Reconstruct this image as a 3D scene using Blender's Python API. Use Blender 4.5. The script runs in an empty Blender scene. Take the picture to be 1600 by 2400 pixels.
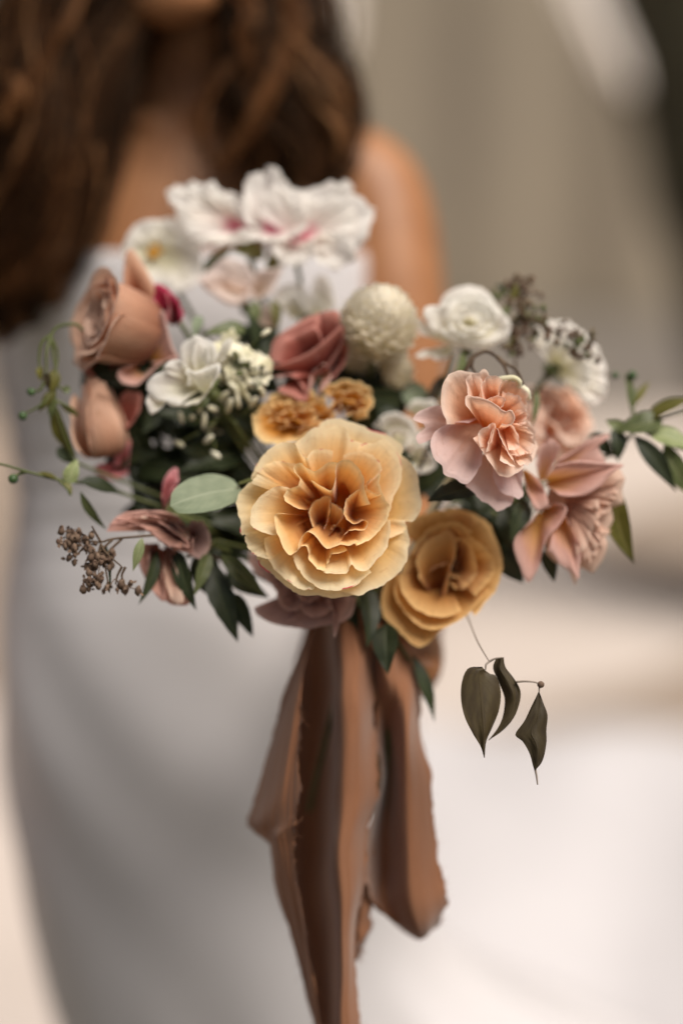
import bpy, math, random
import numpy as np
from mathutils import Vector, Matrix

SC = bpy.context.scene
COL = SC.collection
rad = math.radians

# ------------------------------------------------------------------ camera
CAM_Z, PITCH, FPX, FOCUS = 1.27, rad(10), 50 / 36 * 2400, 0.728
cam = bpy.data.cameras.new('camera')
cam.sensor_fit = 'VERTICAL'; cam.sensor_height = 36; cam.lens = 50
cam.clip_start = 0.02; cam.clip_end = 400
cam.dof.use_dof = True; cam.dof.focus_distance = FOCUS; cam.dof.aperture_fstop = 1.15
camo = bpy.data.objects.new('camera', cam); COL.objects.link(camo)
camo.location = (0, 0, CAM_Z); camo.rotation_euler = (rad(90) - PITCH, 0, 0)
SC.camera = camo

# ------------------------------------------------------------------ light
SUN_DIR = Vector((0.37, -0.40, 0.84)).normalized()          # towards the sun
world = bpy.data.worlds.new('World'); SC.world = world; world.use_nodes = True
wn = world.node_tree
sky = wn.nodes.new('ShaderNodeTexSky'); sky.sky_type = 'NISHITA'; sky.sun_disc = False
sky.sun_elevation = math.asin(SUN_DIR.z); sky.sun_rotation = math.atan2(SUN_DIR.x, SUN_DIR.y)
sky.air_density = 1.0; sky.dust_density = 4.0; sky.ozone_density = 1.0
wn.links.new(sky.outputs[0], wn.nodes['Background'].inputs[0])
wn.nodes['Background'].inputs[1].default_value = 0.05
sun = bpy.data.lights.new('sun', 'SUN'); sun.energy = 4.7; sun.angle = rad(36); sun.color = (1.0, 0.93, 0.84)
suno = bpy.data.objects.new('sun', sun); COL.objects.link(suno)
suno.rotation_euler = (-SUN_DIR).to_track_quat('-Z', 'Y').to_euler()
vs = SC.view_settings
vs.view_transform = 'Standard'; vs.look = 'None'; vs.gamma = 1; vs.exposure = 0.04; vs.use_curve_mapping = False
SC.cycles.use_denoising = True
SC.cycles.max_bounces = 8; SC.cycles.transparent_max_bounces = 8
SC.cycles.use_fast_gi = False

# ------------------------------------------------------------------ helpers
FWD = Vector((0, math.cos(PITCH), -math.sin(PITCH)))
UPV = Vector((0, math.sin(PITCH), math.cos(PITCH)))
RGT = Vector((1, 0, 0))


def P(px, py, d):
    """world point that stands at depth d (metres) on the sight line of photo pixel px, py"""
    return Vector((0, 0, CAM_Z)) + FWD * d + RGT * ((px - 800) / FPX * d) + UPV * ((1200 - py) / FPX * d)


def D(ax, ay, az):
    """direction: right, up, towards the viewer"""
    return (RGT * ax + UPV * ay - FWD * az).normalized()


def frame(axis, roll=0.0):
    z = axis.normalized()
    h = Vector((0, 0, 1)) if abs(z.z) < 0.9 else Vector((0, 1, 0))
    x = h.cross(z).normalized(); y = z.cross(x)
    return Matrix((x, y, z)).transposed().to_4x4() @ Matrix.Rotation(roll, 4, 'Z')


def srgb(r, g, b):
    f = lambda c: ((c / 255 + .055) / 1.055) ** 2.4 if c > 10 else c / 255 / 12.92
    return (f(r), f(g), f(b), 1)


def tag(o, label, cat, group=None, kind=None):
    if label: o['label'] = label
    if cat: o['category'] = cat
    if group: o['group'] = group
    if kind: o['kind'] = kind
    return o


def empty(name, M, label, cat, group=None):
    o = bpy.data.objects.new(name, None); COL.objects.link(o)
    o.matrix_world = M; o.empty_display_size = .01
    return tag(o, label, cat, group)


def mesh_obj(name, V, F, mat, parent=None, uv=None, smooth=True):
    """one mesh object; V (n,3) array in the parent's own space, F list of faces, uv per-vertex (n,2)"""
    me = bpy.data.meshes.new(name)
    V = np.asarray(V, dtype=np.float32)
    me.from_pydata(V.tolist(), [], F if isinstance(F, list) else F.tolist())
    if uv is not None:
        l = me.uv_layers.new(name='UVMap')
        idx = np.empty(len(me.loops), dtype=np.int32); me.loops.foreach_get('vertex_index', idx)
        l.data.foreach_set('uv', np.asarray(uv, dtype=np.float32)[idx].ravel())
    if smooth:
        me.polygons.foreach_set('use_smooth', [True] * len(me.polygons))
    me.materials.append(mat)
    me.update()
    o = bpy.data.objects.new(name, me); COL.objects.link(o)
    if parent is not None: o.parent = parent
    return o


_gf = {}
def grid_faces(nv, nu):
    k = (nv, nu)
    if k not in _gf:
        i = np.arange(nv - 1)[:, None] * nu + np.arange(nu - 1)[None, :]
        _gf[k] = np.stack([i, i + 1, i + nu + 1, i + nu], -1).reshape(-1, 4)
    return _gf[k]


def spline(pts, n):
    """Catmull-Rom through pts -> n samples, even in parameter"""
    p = np.asarray(pts, dtype=float)
    if len(p) == 2:
        t = np.linspace(0, 1, n)[:, None]; return p[0] * (1 - t) + p[1] * t
    p = np.vstack([2 * p[0] - p[1], p, 2 * p[-1] - p[-2]])
    s = np.linspace(0, len(p) - 3 - 1e-9, n); i = s.astype(int); t = (s - i)[:, None]
    a, b, c, d = p[i], p[i + 1], p[i + 2], p[i + 3]
    return .5 * (2 * b + (c - a) * t + (2 * a - 5 * b + 4 * c - d) * t ** 2 + (3 * b - a - 3 * c + d) * t ** 3)


def wob(rng, x, n=4, f0=1.0):
    """smooth 1-D noise, about -1..1"""
    out = np.zeros_like(x)
    for k in range(n):
        out += math.pow(.6, k) * np.sin(x * f0 * (k + 1) * (1 + .3 * rng.random()) + rng.random() * 6.283)
    return out / 1.6


def tube_arrays(path, radii, sides=6, closed=True):
    p = np.asarray(path, dtype=float); n = len(p)
    r = np.broadcast_to(np.asarray(radii, dtype=float), (n,))
    t = np.gradient(p, axis=0); t /= np.linalg.norm(t, axis=1)[:, None] + 1e-12
    ref = np.array([0.12, 0.97, 0.21]) if abs(t[0] @ np.array([0.12, .97, .21])) < .9 else np.array([1., 0, 0])
    a = np.cross(t, ref); a /= np.linalg.norm(a, axis=1)[:, None] + 1e-12
    b = np.cross(t, a)
    th = np.arange(sides) / sides * 2 * np.pi
    V = p[:, None] + r[:, None, None] * (a[:, None] * np.cos(th)[None, :, None] + b[:, None] * np.sin(th)[None, :, None])
    V = V.reshape(-1, 3)
    F = []
    for i in range(n - 1):
        for j in range(sides):
            k = (j + 1) % sides
            F.append((i * sides + j, i * sides + k, (i + 1) * sides + k, (i + 1) * sides + j))
    if closed:
        F.append(tuple(range(sides))[::-1]); F.append(tuple((n - 1) * sides + j for j in range(sides)))
    uv = np.stack([np.tile(th / 6.283, n), np.repeat(np.linspace(0, 1, n), sides)], -1)
    return V, F, uv


def join(parts):
    Vs, Fs, Us, off = [], [], [], 0
    for V, F, U in parts:
        Vs.append(V); Us.append(U if U is not None else np.zeros((len(V), 2)))
        Fs += [tuple(int(i) + off for i in f) for f in F]; off += len(V)
    return np.vstack(Vs), Fs, np.vstack(Us)


def ball_arrays(c, r, nu=8, nv=6, squash=(1, 1, 1), lump=0, rng=None):
    th = np.linspace(0, 2 * np.pi, nu, endpoint=False); ph = np.linspace(0, np.pi, nv)
    V = [[math.cos(t) * math.sin(p), math.sin(t) * math.sin(p), math.cos(p)] for p in ph for t in th]
    V = np.array(V)
    if lump: V *= 1 + lump * (rng.random((len(V), 1)) - .5)
    V = V * r * np.array(squash) + np.array(c)
    F = [(i * nu + j, i * nu + (j + 1) % nu, (i + 1) * nu + (j + 1) % nu, (i + 1) * nu + j) for i in range(nv - 1) for j in range(nu)]
    return V, F, np.full((len(V), 2), .5)


# ------------------------------------------------------------------ materials
def nodes_of(name):
    m = bpy.data.materials.new(name); m.use_nodes = True
    nt = m.node_tree; nt.nodes.clear()
    return m, nt, nt.nodes, nt.links


def petal_mat(name, deep, mid, rim, trans=.3, fleck=None, vein=.25, p0=.12, p1=.55, p2=.92, back=None, rough=.6):
    """petal tissue: colour runs from the claw to the rim, fine veins, thin enough to let light through"""
    m, nt, N, L = nodes_of(name)
    uv = N.new('ShaderNodeUVMap'); uv.uv_map = 'UVMap'
    sep = N.new('ShaderNodeSeparateXYZ'); L.new(uv.outputs[0], sep.inputs[0])
    oi = N.new('ShaderNodeObjectInfo')
    mp = N.new('ShaderNodeMapping'); mp.inputs['Scale'].default_value = (26, 2.2, 1); L.new(uv.outputs[0], mp.inputs[0])
    rl = N.new('ShaderNodeMath'); rl.operation = 'MULTIPLY'; rl.inputs[1].default_value = 17; L.new(oi.outputs['Random'], rl.inputs[0])
    cv = N.new('ShaderNodeCombineXYZ'); L.new(rl.outputs[0], cv.inputs[2]); L.new(cv.outputs[0], mp.inputs['Location'])
    nz = N.new('ShaderNodeTexNoise'); nz.inputs['Scale'].default_value = 1.0; nz.inputs['Detail'].default_value = 3; L.new(mp.outputs[0], nz.inputs['Vector'])
    n2 = N.new('ShaderNodeTexNoise'); n2.inputs['Scale'].default_value = 3.5; n2.inputs['Detail'].default_value = 3
    av = N.new('ShaderNodeVectorMath'); av.operation = 'ADD'; L.new(uv.outputs[0], av.inputs[0]); L.new(cv.outputs[0], av.inputs[1]); L.new(av.outputs[0], n2.inputs['Vector'])
    # v + a little blotch
    a1 = N.new('ShaderNodeMath'); a1.operation = 'MULTIPLY_ADD'; a1.inputs[1].default_value = .22; L.new(n2.outputs[0], a1.inputs[0])
    s1 = N.new('ShaderNodeMath'); s1.operation = 'SUBTRACT'; s1.inputs[1].default_value = .11; L.new(sep.outputs[1], s1.inputs[0]); L.new(s1.outputs[0], a1.inputs[2])
    ra = N.new('ShaderNodeMath'); ra.operation = 'MULTIPLY_ADD'; ra.inputs[1].default_value = .16; ra.inputs[2].default_value = -.08
    L.new(oi.outputs['Random'], ra.inputs[0])
    a2 = N.new('ShaderNodeMath'); a2.operation = 'ADD'; L.new(a1.outputs[0], a2.inputs[0]); L.new(ra.outputs[0], a2.inputs[1])
    cr = N.new('ShaderNodeValToRGB'); e = cr.color_ramp.elements
    e[0].position = p0; e[0].color = deep; e[1].position = p2; e[1].color = rim
    k = e.new(p1); k.color = mid
    L.new(a2.outputs[0], cr.inputs[0])
    col = cr.outputs[0]
    hv = N.new('ShaderNodeHueSaturation'); L.new(col, hv.inputs['Color'])
    vm = N.new('ShaderNodeMath'); vm.operation = 'MULTIPLY_ADD'; vm.inputs[1].default_value = vein; vm.inputs[2].default_value = 1 - vein * .5
    L.new(nz.outputs[0], vm.inputs[0]); L.new(vm.outputs[0], hv.inputs['Value']); col = hv.outputs[0]
    br = N.new('ShaderNodeTexNoise'); br.inputs['Scale'].default_value = 9; br.inputs['Detail'].default_value = 5; L.new(av.outputs[0], br.inputs['Vector'])
    bm = N.new('ShaderNodeMapRange'); bm.inputs[1].default_value = .60; bm.inputs[2].default_value = .78; bm.inputs[4].default_value = .38; L.new(br.outputs[0], bm.inputs[0])
    bx_ = N.new('ShaderNodeMix'); bx_.data_type = 'RGBA'; bx_.blend_type = 'MULTIPLY'; L.new(bm.outputs[0], bx_.inputs[0]); L.new(col, bx_.inputs[6]); bx_.inputs[7].default_value = srgb(206, 170, 130)
    col = bx_.outputs[2]
    if fleck is not None:
        f1 = N.new('ShaderNodeTexNoise'); f1.inputs['Scale'].default_value = 6; f1.inputs['Detail'].default_value = 1; L.new(av.outputs[0], f1.inputs['Vector'])
        fr = N.new('ShaderNodeValToRGB'); fr.color_ramp.elements[0].position = .60; fr.color_ramp.elements[1].position = .66; L.new(f1.outputs[0], fr.inputs[0])
        ve = N.new('ShaderNodeMapRange'); ve.inputs[1].default_value = .955; ve.inputs[2].default_value = .985; L.new(sep.outputs[1], ve.inputs[0])
        mu = N.new('ShaderNodeMath'); mu.operation = 'MULTIPLY'; L.new(fr.outputs[0], mu.inputs[0]); L.new(ve.outputs[0], mu.inputs[1])
        mx = N.new('ShaderNodeMix'); mx.data_type = 'RGBA'; L.new(mu.outputs[0], mx.inputs[0]); L.new(col, mx.inputs[6]); mx.inputs[7].default_value = fleck
        col = mx.outputs[2]
    bs = N.new('ShaderNodeBsdfPrincipled'); bs.inputs['Roughness'].default_value = rough; bs.inputs['Specular IOR Level'].default_value = .14
    bs.inputs['Sheen Weight'].default_value = .32; bs.inputs['Sheen Roughness'].default_value = .4
    L.new(col, bs.inputs['Base Color'])
    bp = N.new('ShaderNodeBump'); bp.inputs['Strength'].default_value = .30; bp.inputs['Distance'].default_value = .0007
    L.new(nz.outputs[0], bp.inputs['Height'])
    n3 = N.new('ShaderNodeTexNoise'); n3.inputs['Scale'].default_value = 7; n3.inputs['Detail'].default_value = 4; n3.inputs['Distortion'].default_value = .6; L.new(av.outputs[0], n3.inputs['Vector'])
    b2 = N.new('ShaderNodeBump'); b2.inputs['Strength'].default_value = .28; b2.inputs['Distance'].default_value = .0014
    L.new(n3.outputs[0], b2.inputs['Height']); L.new(bp.outputs[0], b2.inputs['Normal']); L.new(b2.outputs[0], bs.inputs['Normal'])
    tr = N.new('ShaderNodeBsdfTranslucent'); L.new(b2.outputs[0], tr.inputs['Normal'])
    sa = N.new('ShaderNodeHueSaturation'); sa.inputs['Saturation'].default_value = 1.08; sa.inputs['Value'].default_value = 1.05; L.new(col, sa.inputs['Color']); L.new(sa.outputs[0], tr.inputs[0])
    ms = N.new('ShaderNodeMixShader'); ms.inputs[0].default_value = min(.55, trans * 1.6)
    L.new(bs.outputs[0], ms.inputs[1]); L.new(tr.outputs[0], ms.inputs[2])
    out = N.new('ShaderNodeOutputMaterial'); L.new(ms.outputs[0], out.inputs[0])
    return m


def leaf_mat(name, a, b, vein, trans=.22, rough=.45):
    m, nt, N, L = nodes_of(name)
    uv = N.new('ShaderNodeUVMap'); uv.uv_map = 'UVMap'
    sep = N.new('ShaderNodeSeparateXYZ'); L.new(uv.outputs[0], sep.inputs[0])
    oi = N.new('ShaderNodeObjectInfo')
    nz = N.new('ShaderNodeTexNoise'); nz.inputs['Scale'].default_value = 5; nz.inputs['Detail'].default_value = 5
    ad = N.new('ShaderNodeVectorMath'); ad.operation = 'ADD'; L.new(uv.outputs[0], ad.inputs[0]); L.new(oi.outputs['Random'], ad.inputs[1]); L.new(ad.outputs[0], nz.inputs['Vector'])
    mx = N.new('ShaderNodeMix'); mx.data_type = 'RGBA'; mx.inputs[6].default_value = a; mx.inputs[7].default_value = b
    st = N.new('ShaderNodeMapRange'); st.inputs[1].default_value = .35; st.inputs[2].default_value = .65; L.new(nz.outputs[0], st.inputs[0]); L.new(st.outputs[0], mx.inputs[0])
    # side veins: slanted bands in |u-.5| and v
    ab = N.new('ShaderNodeMath'); ab.operation = 'SUBTRACT'; ab.inputs[1].default_value = .5; L.new(sep.outputs[0], ab.inputs[0])
    a2 = N.new('ShaderNodeMath'); a2.operation = 'ABSOLUTE'; L.new(ab.outputs[0], a2.inputs[0])
    sl = N.new('ShaderNodeMath'); sl.operation = 'MULTIPLY_ADD'; sl.inputs[1].default_value = -.7; L.new(a2.outputs[0], sl.inputs[0]); L.new(sep.outputs[1], sl.inputs[2])
    si = N.new('ShaderNodeMath'); si.operation = 'MULTIPLY'; si.inputs[1].default_value = 55; L.new(sl.outputs[0], si.inputs[0])
    sn = N.new('ShaderNodeMath'); sn.operation = 'SINE'; L.new(si.outputs[0], sn.inputs[0])
    vr = N.new('ShaderNodeMapRange'); vr.inputs[1].default_value = .93; vr.inputs[2].default_value = 1.0; L.new(sn.outputs[0], vr.inputs[0])
    mr = N.new('ShaderNodeMapRange'); mr.inputs[1].default_value = .035; mr.inputs[2].default_value = .012; L.new(a2.outputs[0], mr.inputs[0])
    mm = N.new('ShaderNodeMath'); mm.operation = 'MAXIMUM'
    v5 = N.new('ShaderNodeMath'); v5.operation = 'MULTIPLY'; v5.inputs[1].default_value = .45; L.new(vr.outputs[0], v5.inputs[0])
    L.new(v5.outputs[0], mm.inputs[0]); L.new(mr.outputs[0], mm.inputs[1])
    m2 = N.new('ShaderNodeMix'); m2.data_type = 'RGBA'; L.new(mm.outputs[0], m2.inputs[0]); L.new(mx.outputs[2], m2.inputs[6]); m2.inputs[7].default_value = vein
    hv = N.new('ShaderNodeHueSaturation'); L.new(m2.outputs[2], hv.inputs['Color'])
    rv = N.new('ShaderNodeMath'); rv.operation = 'MULTIPLY_ADD'; rv.inputs[1].default_value = .5; rv.inputs[2].default_value = .75; L.new(oi.outputs['Random'], rv.inputs[0]); L.new(rv.outputs[0], hv.inputs['Value'])
    bs = N.new('ShaderNodeBsdfPrincipled'); bs.inputs['Roughness'].default_value = rough; bs.inputs['Specular IOR Level'].default_value = .35
    L.new(hv.outputs[0], bs.inputs['Base Color'])
    bp = N.new('ShaderNodeBump'); bp.inputs['Strength'].default_value = .35; bp.inputs['Distance'].default_value = .0008; bp.invert = True
    L.new(mm.outputs[0], bp.inputs['Height']); L.new(bp.outputs[0], bs.inputs['Normal'])
    tr = N.new('ShaderNodeBsdfTranslucent'); L.new(hv.outputs[0], tr.inputs[0])
    ms = N.new('ShaderNodeMixShader'); ms.inputs[0].default_value = trans
    L.new(bs.outputs[0], ms.inputs[1]); L.new(tr.outputs[0], ms.inputs[2])
    out = N.new('ShaderNodeOutputMaterial'); L.new(ms.outputs[0], out.inputs[0])
    return m


def plain_mat(name, c1, c2=None, rough=.6, scale=40, bump=0, spec=.3, coords='Object', sheen=0, sss=0, detail=5, trans=0, stretch=None):
    """mottled solid colour"""
    m, nt, N, L = nodes_of(name)
    tc = N.new('ShaderNodeTexCoord'); vec = tc.outputs[coords]
    if stretch:
        mp = N.new('ShaderNodeMapping'); mp.inputs['Scale'].default_value = stretch; L.new(vec, mp.inputs[0]); vec = mp.outputs[0]
    nz = N.new('ShaderNodeTexNoise'); nz.inputs['Scale'].default_value = scale; nz.inputs['Detail'].default_value = detail; L.new(vec, nz.inputs['Vector'])
    mr = N.new('ShaderNodeMapRange'); mr.inputs[1].default_value = .32; mr.inputs[2].default_value = .68; L.new(nz.outputs[0], mr.inputs[0])
    mx = N.new('ShaderNodeMix'); mx.data_type = 'RGBA'; mx.inputs[6].default_value = c1; mx.inputs[7].default_value = c2 or c1; L.new(mr.outputs[0], mx.inputs[0])
    bs = N.new('ShaderNodeBsdfPrincipled'); bs.inputs['Roughness'].default_value = rough; bs.inputs['Specular IOR Level'].default_value = spec
    bs.inputs['Sheen Weight'].default_value = sheen
    if sss:
        bs.inputs['Subsurface Weight'].default_value = sss; bs.inputs['Subsurface Radius'].default_value = (.012, .004, .002); bs.inputs['Subsurface Scale'].default_value = 1
    L.new(mx.outputs[2], bs.inputs['Base Color'])
    if bump:
        bp = N.new('ShaderNodeBump'); bp.inputs['Strength'].default_value = .5; bp.inputs['Distance'].default_value = bump
        L.new(nz.outputs[0], bp.inputs['Height']); L.new(bp.outputs[0], bs.inputs['Normal'])
    sh = bs.outputs[0]
    if trans:
        tr = N.new('ShaderNodeBsdfTranslucent'); L.new(mx.outputs[2], tr.inputs[0])
        ms = N.new('ShaderNodeMixShader'); ms.inputs[0].default_value = trans; L.new(sh, ms.inputs[1]); L.new(tr.outputs[0], ms.inputs[2]); sh = ms.outputs[0]
    out = N.new('ShaderNodeOutputMaterial'); L.new(sh, out.inputs[0])
    return m


MAT = {
    'apricot': petal_mat('apricot_petal', srgb(206, 116, 34), srgb(244, 204, 136), srgb(252, 236, 200), .36, fleck=srgb(214, 60, 96), p0=.12, p1=.5, p2=.92),
    'apricot_in': petal_mat('deep_apricot_petal', srgb(170, 92, 38), srgb(228, 178, 112), srgb(249, 226, 178), .24, p0=.15, p1=.58, p2=1.0),
    'amber': petal_mat('amber_petal', srgb(118, 58, 18), srgb(200, 146, 84), srgb(224, 184, 126), .24),
    'old_amber': petal_mat('withered_amber_petal', srgb(160, 84, 20), srgb(206, 140, 58), srgb(238, 206, 150), .25),
    'peach': petal_mat('peach_petal', srgb(222, 140, 84), srgb(242, 200, 170), srgb(248, 224, 208), .30, fleck=srgb(252, 236, 226)),
    'blush_pink': petal_mat('blush_pink_petal', srgb(232, 184, 160), srgb(234, 204, 200), srgb(240, 216, 214), .32, vein=.18),
    'dusty_pink': petal_mat('dusty_pink_petal', srgb(206, 152, 90), srgb(206, 160, 146), srgb(222, 184, 174), .28),
    'pale_dusty': petal_mat('pale_dusty_petal', srgb(176, 132, 112), srgb(208, 170, 150), srgb(226, 196, 178), .28),
    'tan_rose': petal_mat('tan_rose_petal', srgb(140, 74, 46), srgb(202, 154, 126), srgb(220, 182, 158), .24),
    'brick_rose': petal_mat('brick_rose_petal', srgb(92, 32, 26), srgb(158, 86, 74), srgb(202, 142, 130), .2),
    'mauve': petal_mat('mauve_petal', srgb(128, 94, 90), srgb(186, 152, 146), srgb(210, 180, 172), .28),
    'rust_pink': petal_mat('rust_pink_petal', srgb(110, 62, 50), srgb(176, 132, 116), srgb(206, 160, 148), .22),
    'white': petal_mat('white_petal', srgb(232, 228, 198), srgb(246, 243, 234), srgb(250, 248, 243), .34, vein=.10),
    'cream': petal_mat('cream_petal', srgb(224, 214, 178), srgb(240, 232, 212), srgb(244, 238, 224), .28, vein=.12),
    'white_pink': petal_mat('white_pink_petal', srgb(238, 148, 168), srgb(249, 240, 234), srgb(250, 247, 242), .36, vein=.08, p0=.0, p1=.20, p2=.6),
    'blush': petal_mat('pale_blush_petal', srgb(226, 200, 176), srgb(238, 220, 210), srgb(242, 228, 222), .34, vein=.12),
    'magenta': petal_mat('magenta_petal', srgb(110, 24, 40), srgb(150, 40, 60), srgb(186, 66, 98), .25),
    'pink': petal_mat('pink_petal', srgb(190, 100, 90), srgb(214, 132, 136), srgb(226, 160, 164), .3),
    'leaf_dark': leaf_mat('dark_leaf', srgb(36, 44, 26), srgb(48, 56, 32), srgb(72, 80, 50)),
    'leaf_mid': leaf_mat('green_leaf', srgb(82, 92, 52), srgb(104, 112, 68), srgb(138, 142, 98)),
    'leaf_pale': leaf_mat('pale_sage_leaf', srgb(108, 120, 94), srgb(126, 136, 110), srgb(146, 154, 130), rough=.6, trans=.12),
    'leaf_olive': leaf_mat('olive_leaf', srgb(84, 82, 30), srgb(104, 100, 44), srgb(130, 122, 70), trans=.3),
    'leaf_brown': leaf_mat('brown_leaf', srgb(52, 42, 26), srgb(64, 54, 32), srgb(60, 50, 30), trans=.1, rough=.6),
    'leaf_light': leaf_mat('light_green_leaf', srgb(128, 140, 92), srgb(150, 158, 112), srgb(170, 176, 136), trans=.3),
    'stem': plain_mat('green_stem', srgb(74, 82, 44), srgb(92, 96, 56), .5, 60),
    'twig': plain_mat('brown_twig', srgb(66, 50, 36), srgb(92, 74, 56), .7, 90, .0004),
    'grey_twig': plain_mat('grey_twig', srgb(150, 138, 128), srgb(128, 116, 104), .7, 90),
    'seed': plain_mat('dry_seed', srgb(84, 64, 52), srgb(118, 98, 82), .8, 300, .0005),
    'seed_pink': plain_mat('dry_pink_bract', srgb(126, 98, 82), srgb(98, 90, 62), .8, 200, .0005, trans=.2),
    'berry': plain_mat('green_berry', srgb(54, 76, 44), srgb(70, 92, 54), .35, 120),
    'stamen': plain_mat('yellow_stamen', srgb(214, 160, 30), srgb(184, 120, 20), .7, 500, .0006),
    'floret': plain_mat('cream_floret', srgb(244, 240, 222), srgb(222, 216, 180), .6, 120, trans=.25),
    'ribbon': None,
}


# ------------------------------------------------------------------ petals and flowers
def petal(parent, mat, prof, W, phi, rng, name='petal', c=1.0, tip=.35, tpow=2.4, ruf=0.0, rfreq=1.4, rpow=2.0, jag=0.0, notch=0.0,
          claw=.35, wpow=.75, curl=0.0, nu=21, nv=15, sc=.001, tilt=0.0, ecurl=0.0, lean=0.0, twist=0.0, phase=None, roll=0.0):
    """one petal. prof: (radius, height) points in mm from claw to rim; W half-width mm; phi azimuth.
    c: cross-curvature radius as a share of the radius; tip: how far the outline rounds off; ruf: wave height of the rim in mm"""
    s = np.linspace(-1, 1, nu)[None, :]
    t = np.linspace(0, 1, nv)[:, None]
    vm = 1 - tip * np.abs(s) ** tpow
    if jag: vm = vm + jag * wob(rng, s * 9 + rng.random() * 9, 4, 1.3)
    if notch: vm = vm - notch * np.exp(-(s / .16) ** 2)
    v = t * vm
    pr = spline(prof, 60); x = np.linspace(0, 1, 60)
    vc = np.clip(v, 0, 1.08)
    r = np.interp(vc, x, pr[:, 0]); z = np.interp(vc, x, pr[:, 1])
    over = np.maximum(v - 1, 0); dr, dz = pr[-1] - pr[-6]
    r = r + over * dr * 11; z = z + over * dz * 11
    gr = np.gradient(pr, axis=0); gl = np.linalg.norm(gr, axis=1)[:, None] + 1e-9; gn = gr / gl
    nr = np.interp(vc, x, -gn[:, 1]); nz_ = np.interp(vc, x, gn[:, 0])      # points to the axis / up
    w = W * (claw + (1 - claw) * np.clip(v, 0, 1) ** wpow)
    Rc = np.maximum(np.maximum(r, W * .45) * c, 2.5)
    th = s * w / Rc
    th = np.clip(th, -2.2, 2.2)
    rr = r - Rc * (1 - np.cos(th)); tt = Rc * np.sin(th)
    ph = rng.random() * 6.283 if phase is None else phase
    wave = ruf * np.clip(v, 0, 1.1) ** rpow * (np.sin(s * math.pi * rfreq + v * .8 + ph) + .35 * np.sin(s * math.pi * rfreq * 1.9 + rng.random() * 6.283))
    small = .12 * abs(ruf) * np.clip(v, 0, 1.1) ** (rpow * 3) * wob(rng, s * math.pi * rfreq * 3.2, 2, 1.0)
    rr = rr + twist * s * v
    e = ecurl * np.abs(s) ** 3 * v
    rr = rr + (wave + small) * nr - e * nr; zz = z + (wave + small) * nz_ - e * nz_
    if roll:                                            # the rim itself rolls outwards
        q = np.clip((t - .84) / .16, 0, 1) ** 2 * roll
        rr = rr - q * nr; zz = zz - q * nz_
    if curl: zz = zz - curl * np.clip(v - .72, 0, 1) ** 2 * 12
    tt = tt + lean * v * v
    tt = tt + .25 * ruf * v * wob(rng, v * 4 + s, 2, 1.0)
    ca, sa = math.cos(phi), math.sin(phi)
    X = (rr * ca - tt * sa) * sc; Y = (rr * sa + tt * ca) * sc; Z = zz * sc
    V = np.stack([X, Y, Z], -1).reshape(-1, 3)
    uv = np.stack([np.broadcast_to(s * .5 + .5, v.shape), np.broadcast_to(t, v.shape) * (.25 + .75 * 1)], -1).reshape(-1, 2)
    return mesh_obj(name, V, grid_faces(nv, nu), mat, parent, uv)


GATHER = P(858, 1500, .80)
HANDLE_END = P(852, 1905, .835)


def stem_to_gather(parent, M, start_local, rng, r=.0016, mat='stem'):
    Mi = M.inverted()
    a = M @ Vector(start_local)
    jit = Vector((rng.normal() * .006, rng.normal() * .006, rng.normal() * .004))
    axis = (M.to_3x3() @ Vector((0, 0, -1))).normalized()
    L = (GATHER - a).length
    c1 = a + axis * min(.05, L * .35)
    mid = (c1 + GATHER + jit) / 2 + Vector((0, .02, 0))
    pts = [a, c1, mid, GATHER + jit, HANDLE_END + jit * 2]
    path = spline([Mi @ p for p in pts], 20)
    V, F, uv = tube_arrays(path, r, 6)
    return mesh_obj('stem', V, F, MAT[mat], parent, uv)


def calyx(parent, rng, z0, r=5, L=16, n=5, spread=.8, mat='leaf_mid', sc=.001):
    V, F, uv = ball_arrays((0, 0, z0 * sc), r * sc, 10, 8, (1, 1, 1.15))
    mesh_obj('calyx', V, F, MAT['stem'], parent, uv)
    for k in range(n):
        ph = k / n * 6.283 + rng.random() * .4
        petal(parent, MAT[mat], [(r * .7, z0), (r * 1.3 + L * .3 * spread, z0 + 2), (r + L * .7 * spread, z0 + L * .25 * (1 - spread)), (r + L * spread, z0 + L * .6 * (1 - spread) - 2)],
              3.0, ph, rng, 'sepal', c=1.2, tip=.75, tpow=1.2, nu=7, nv=8, sc=sc)


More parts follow.
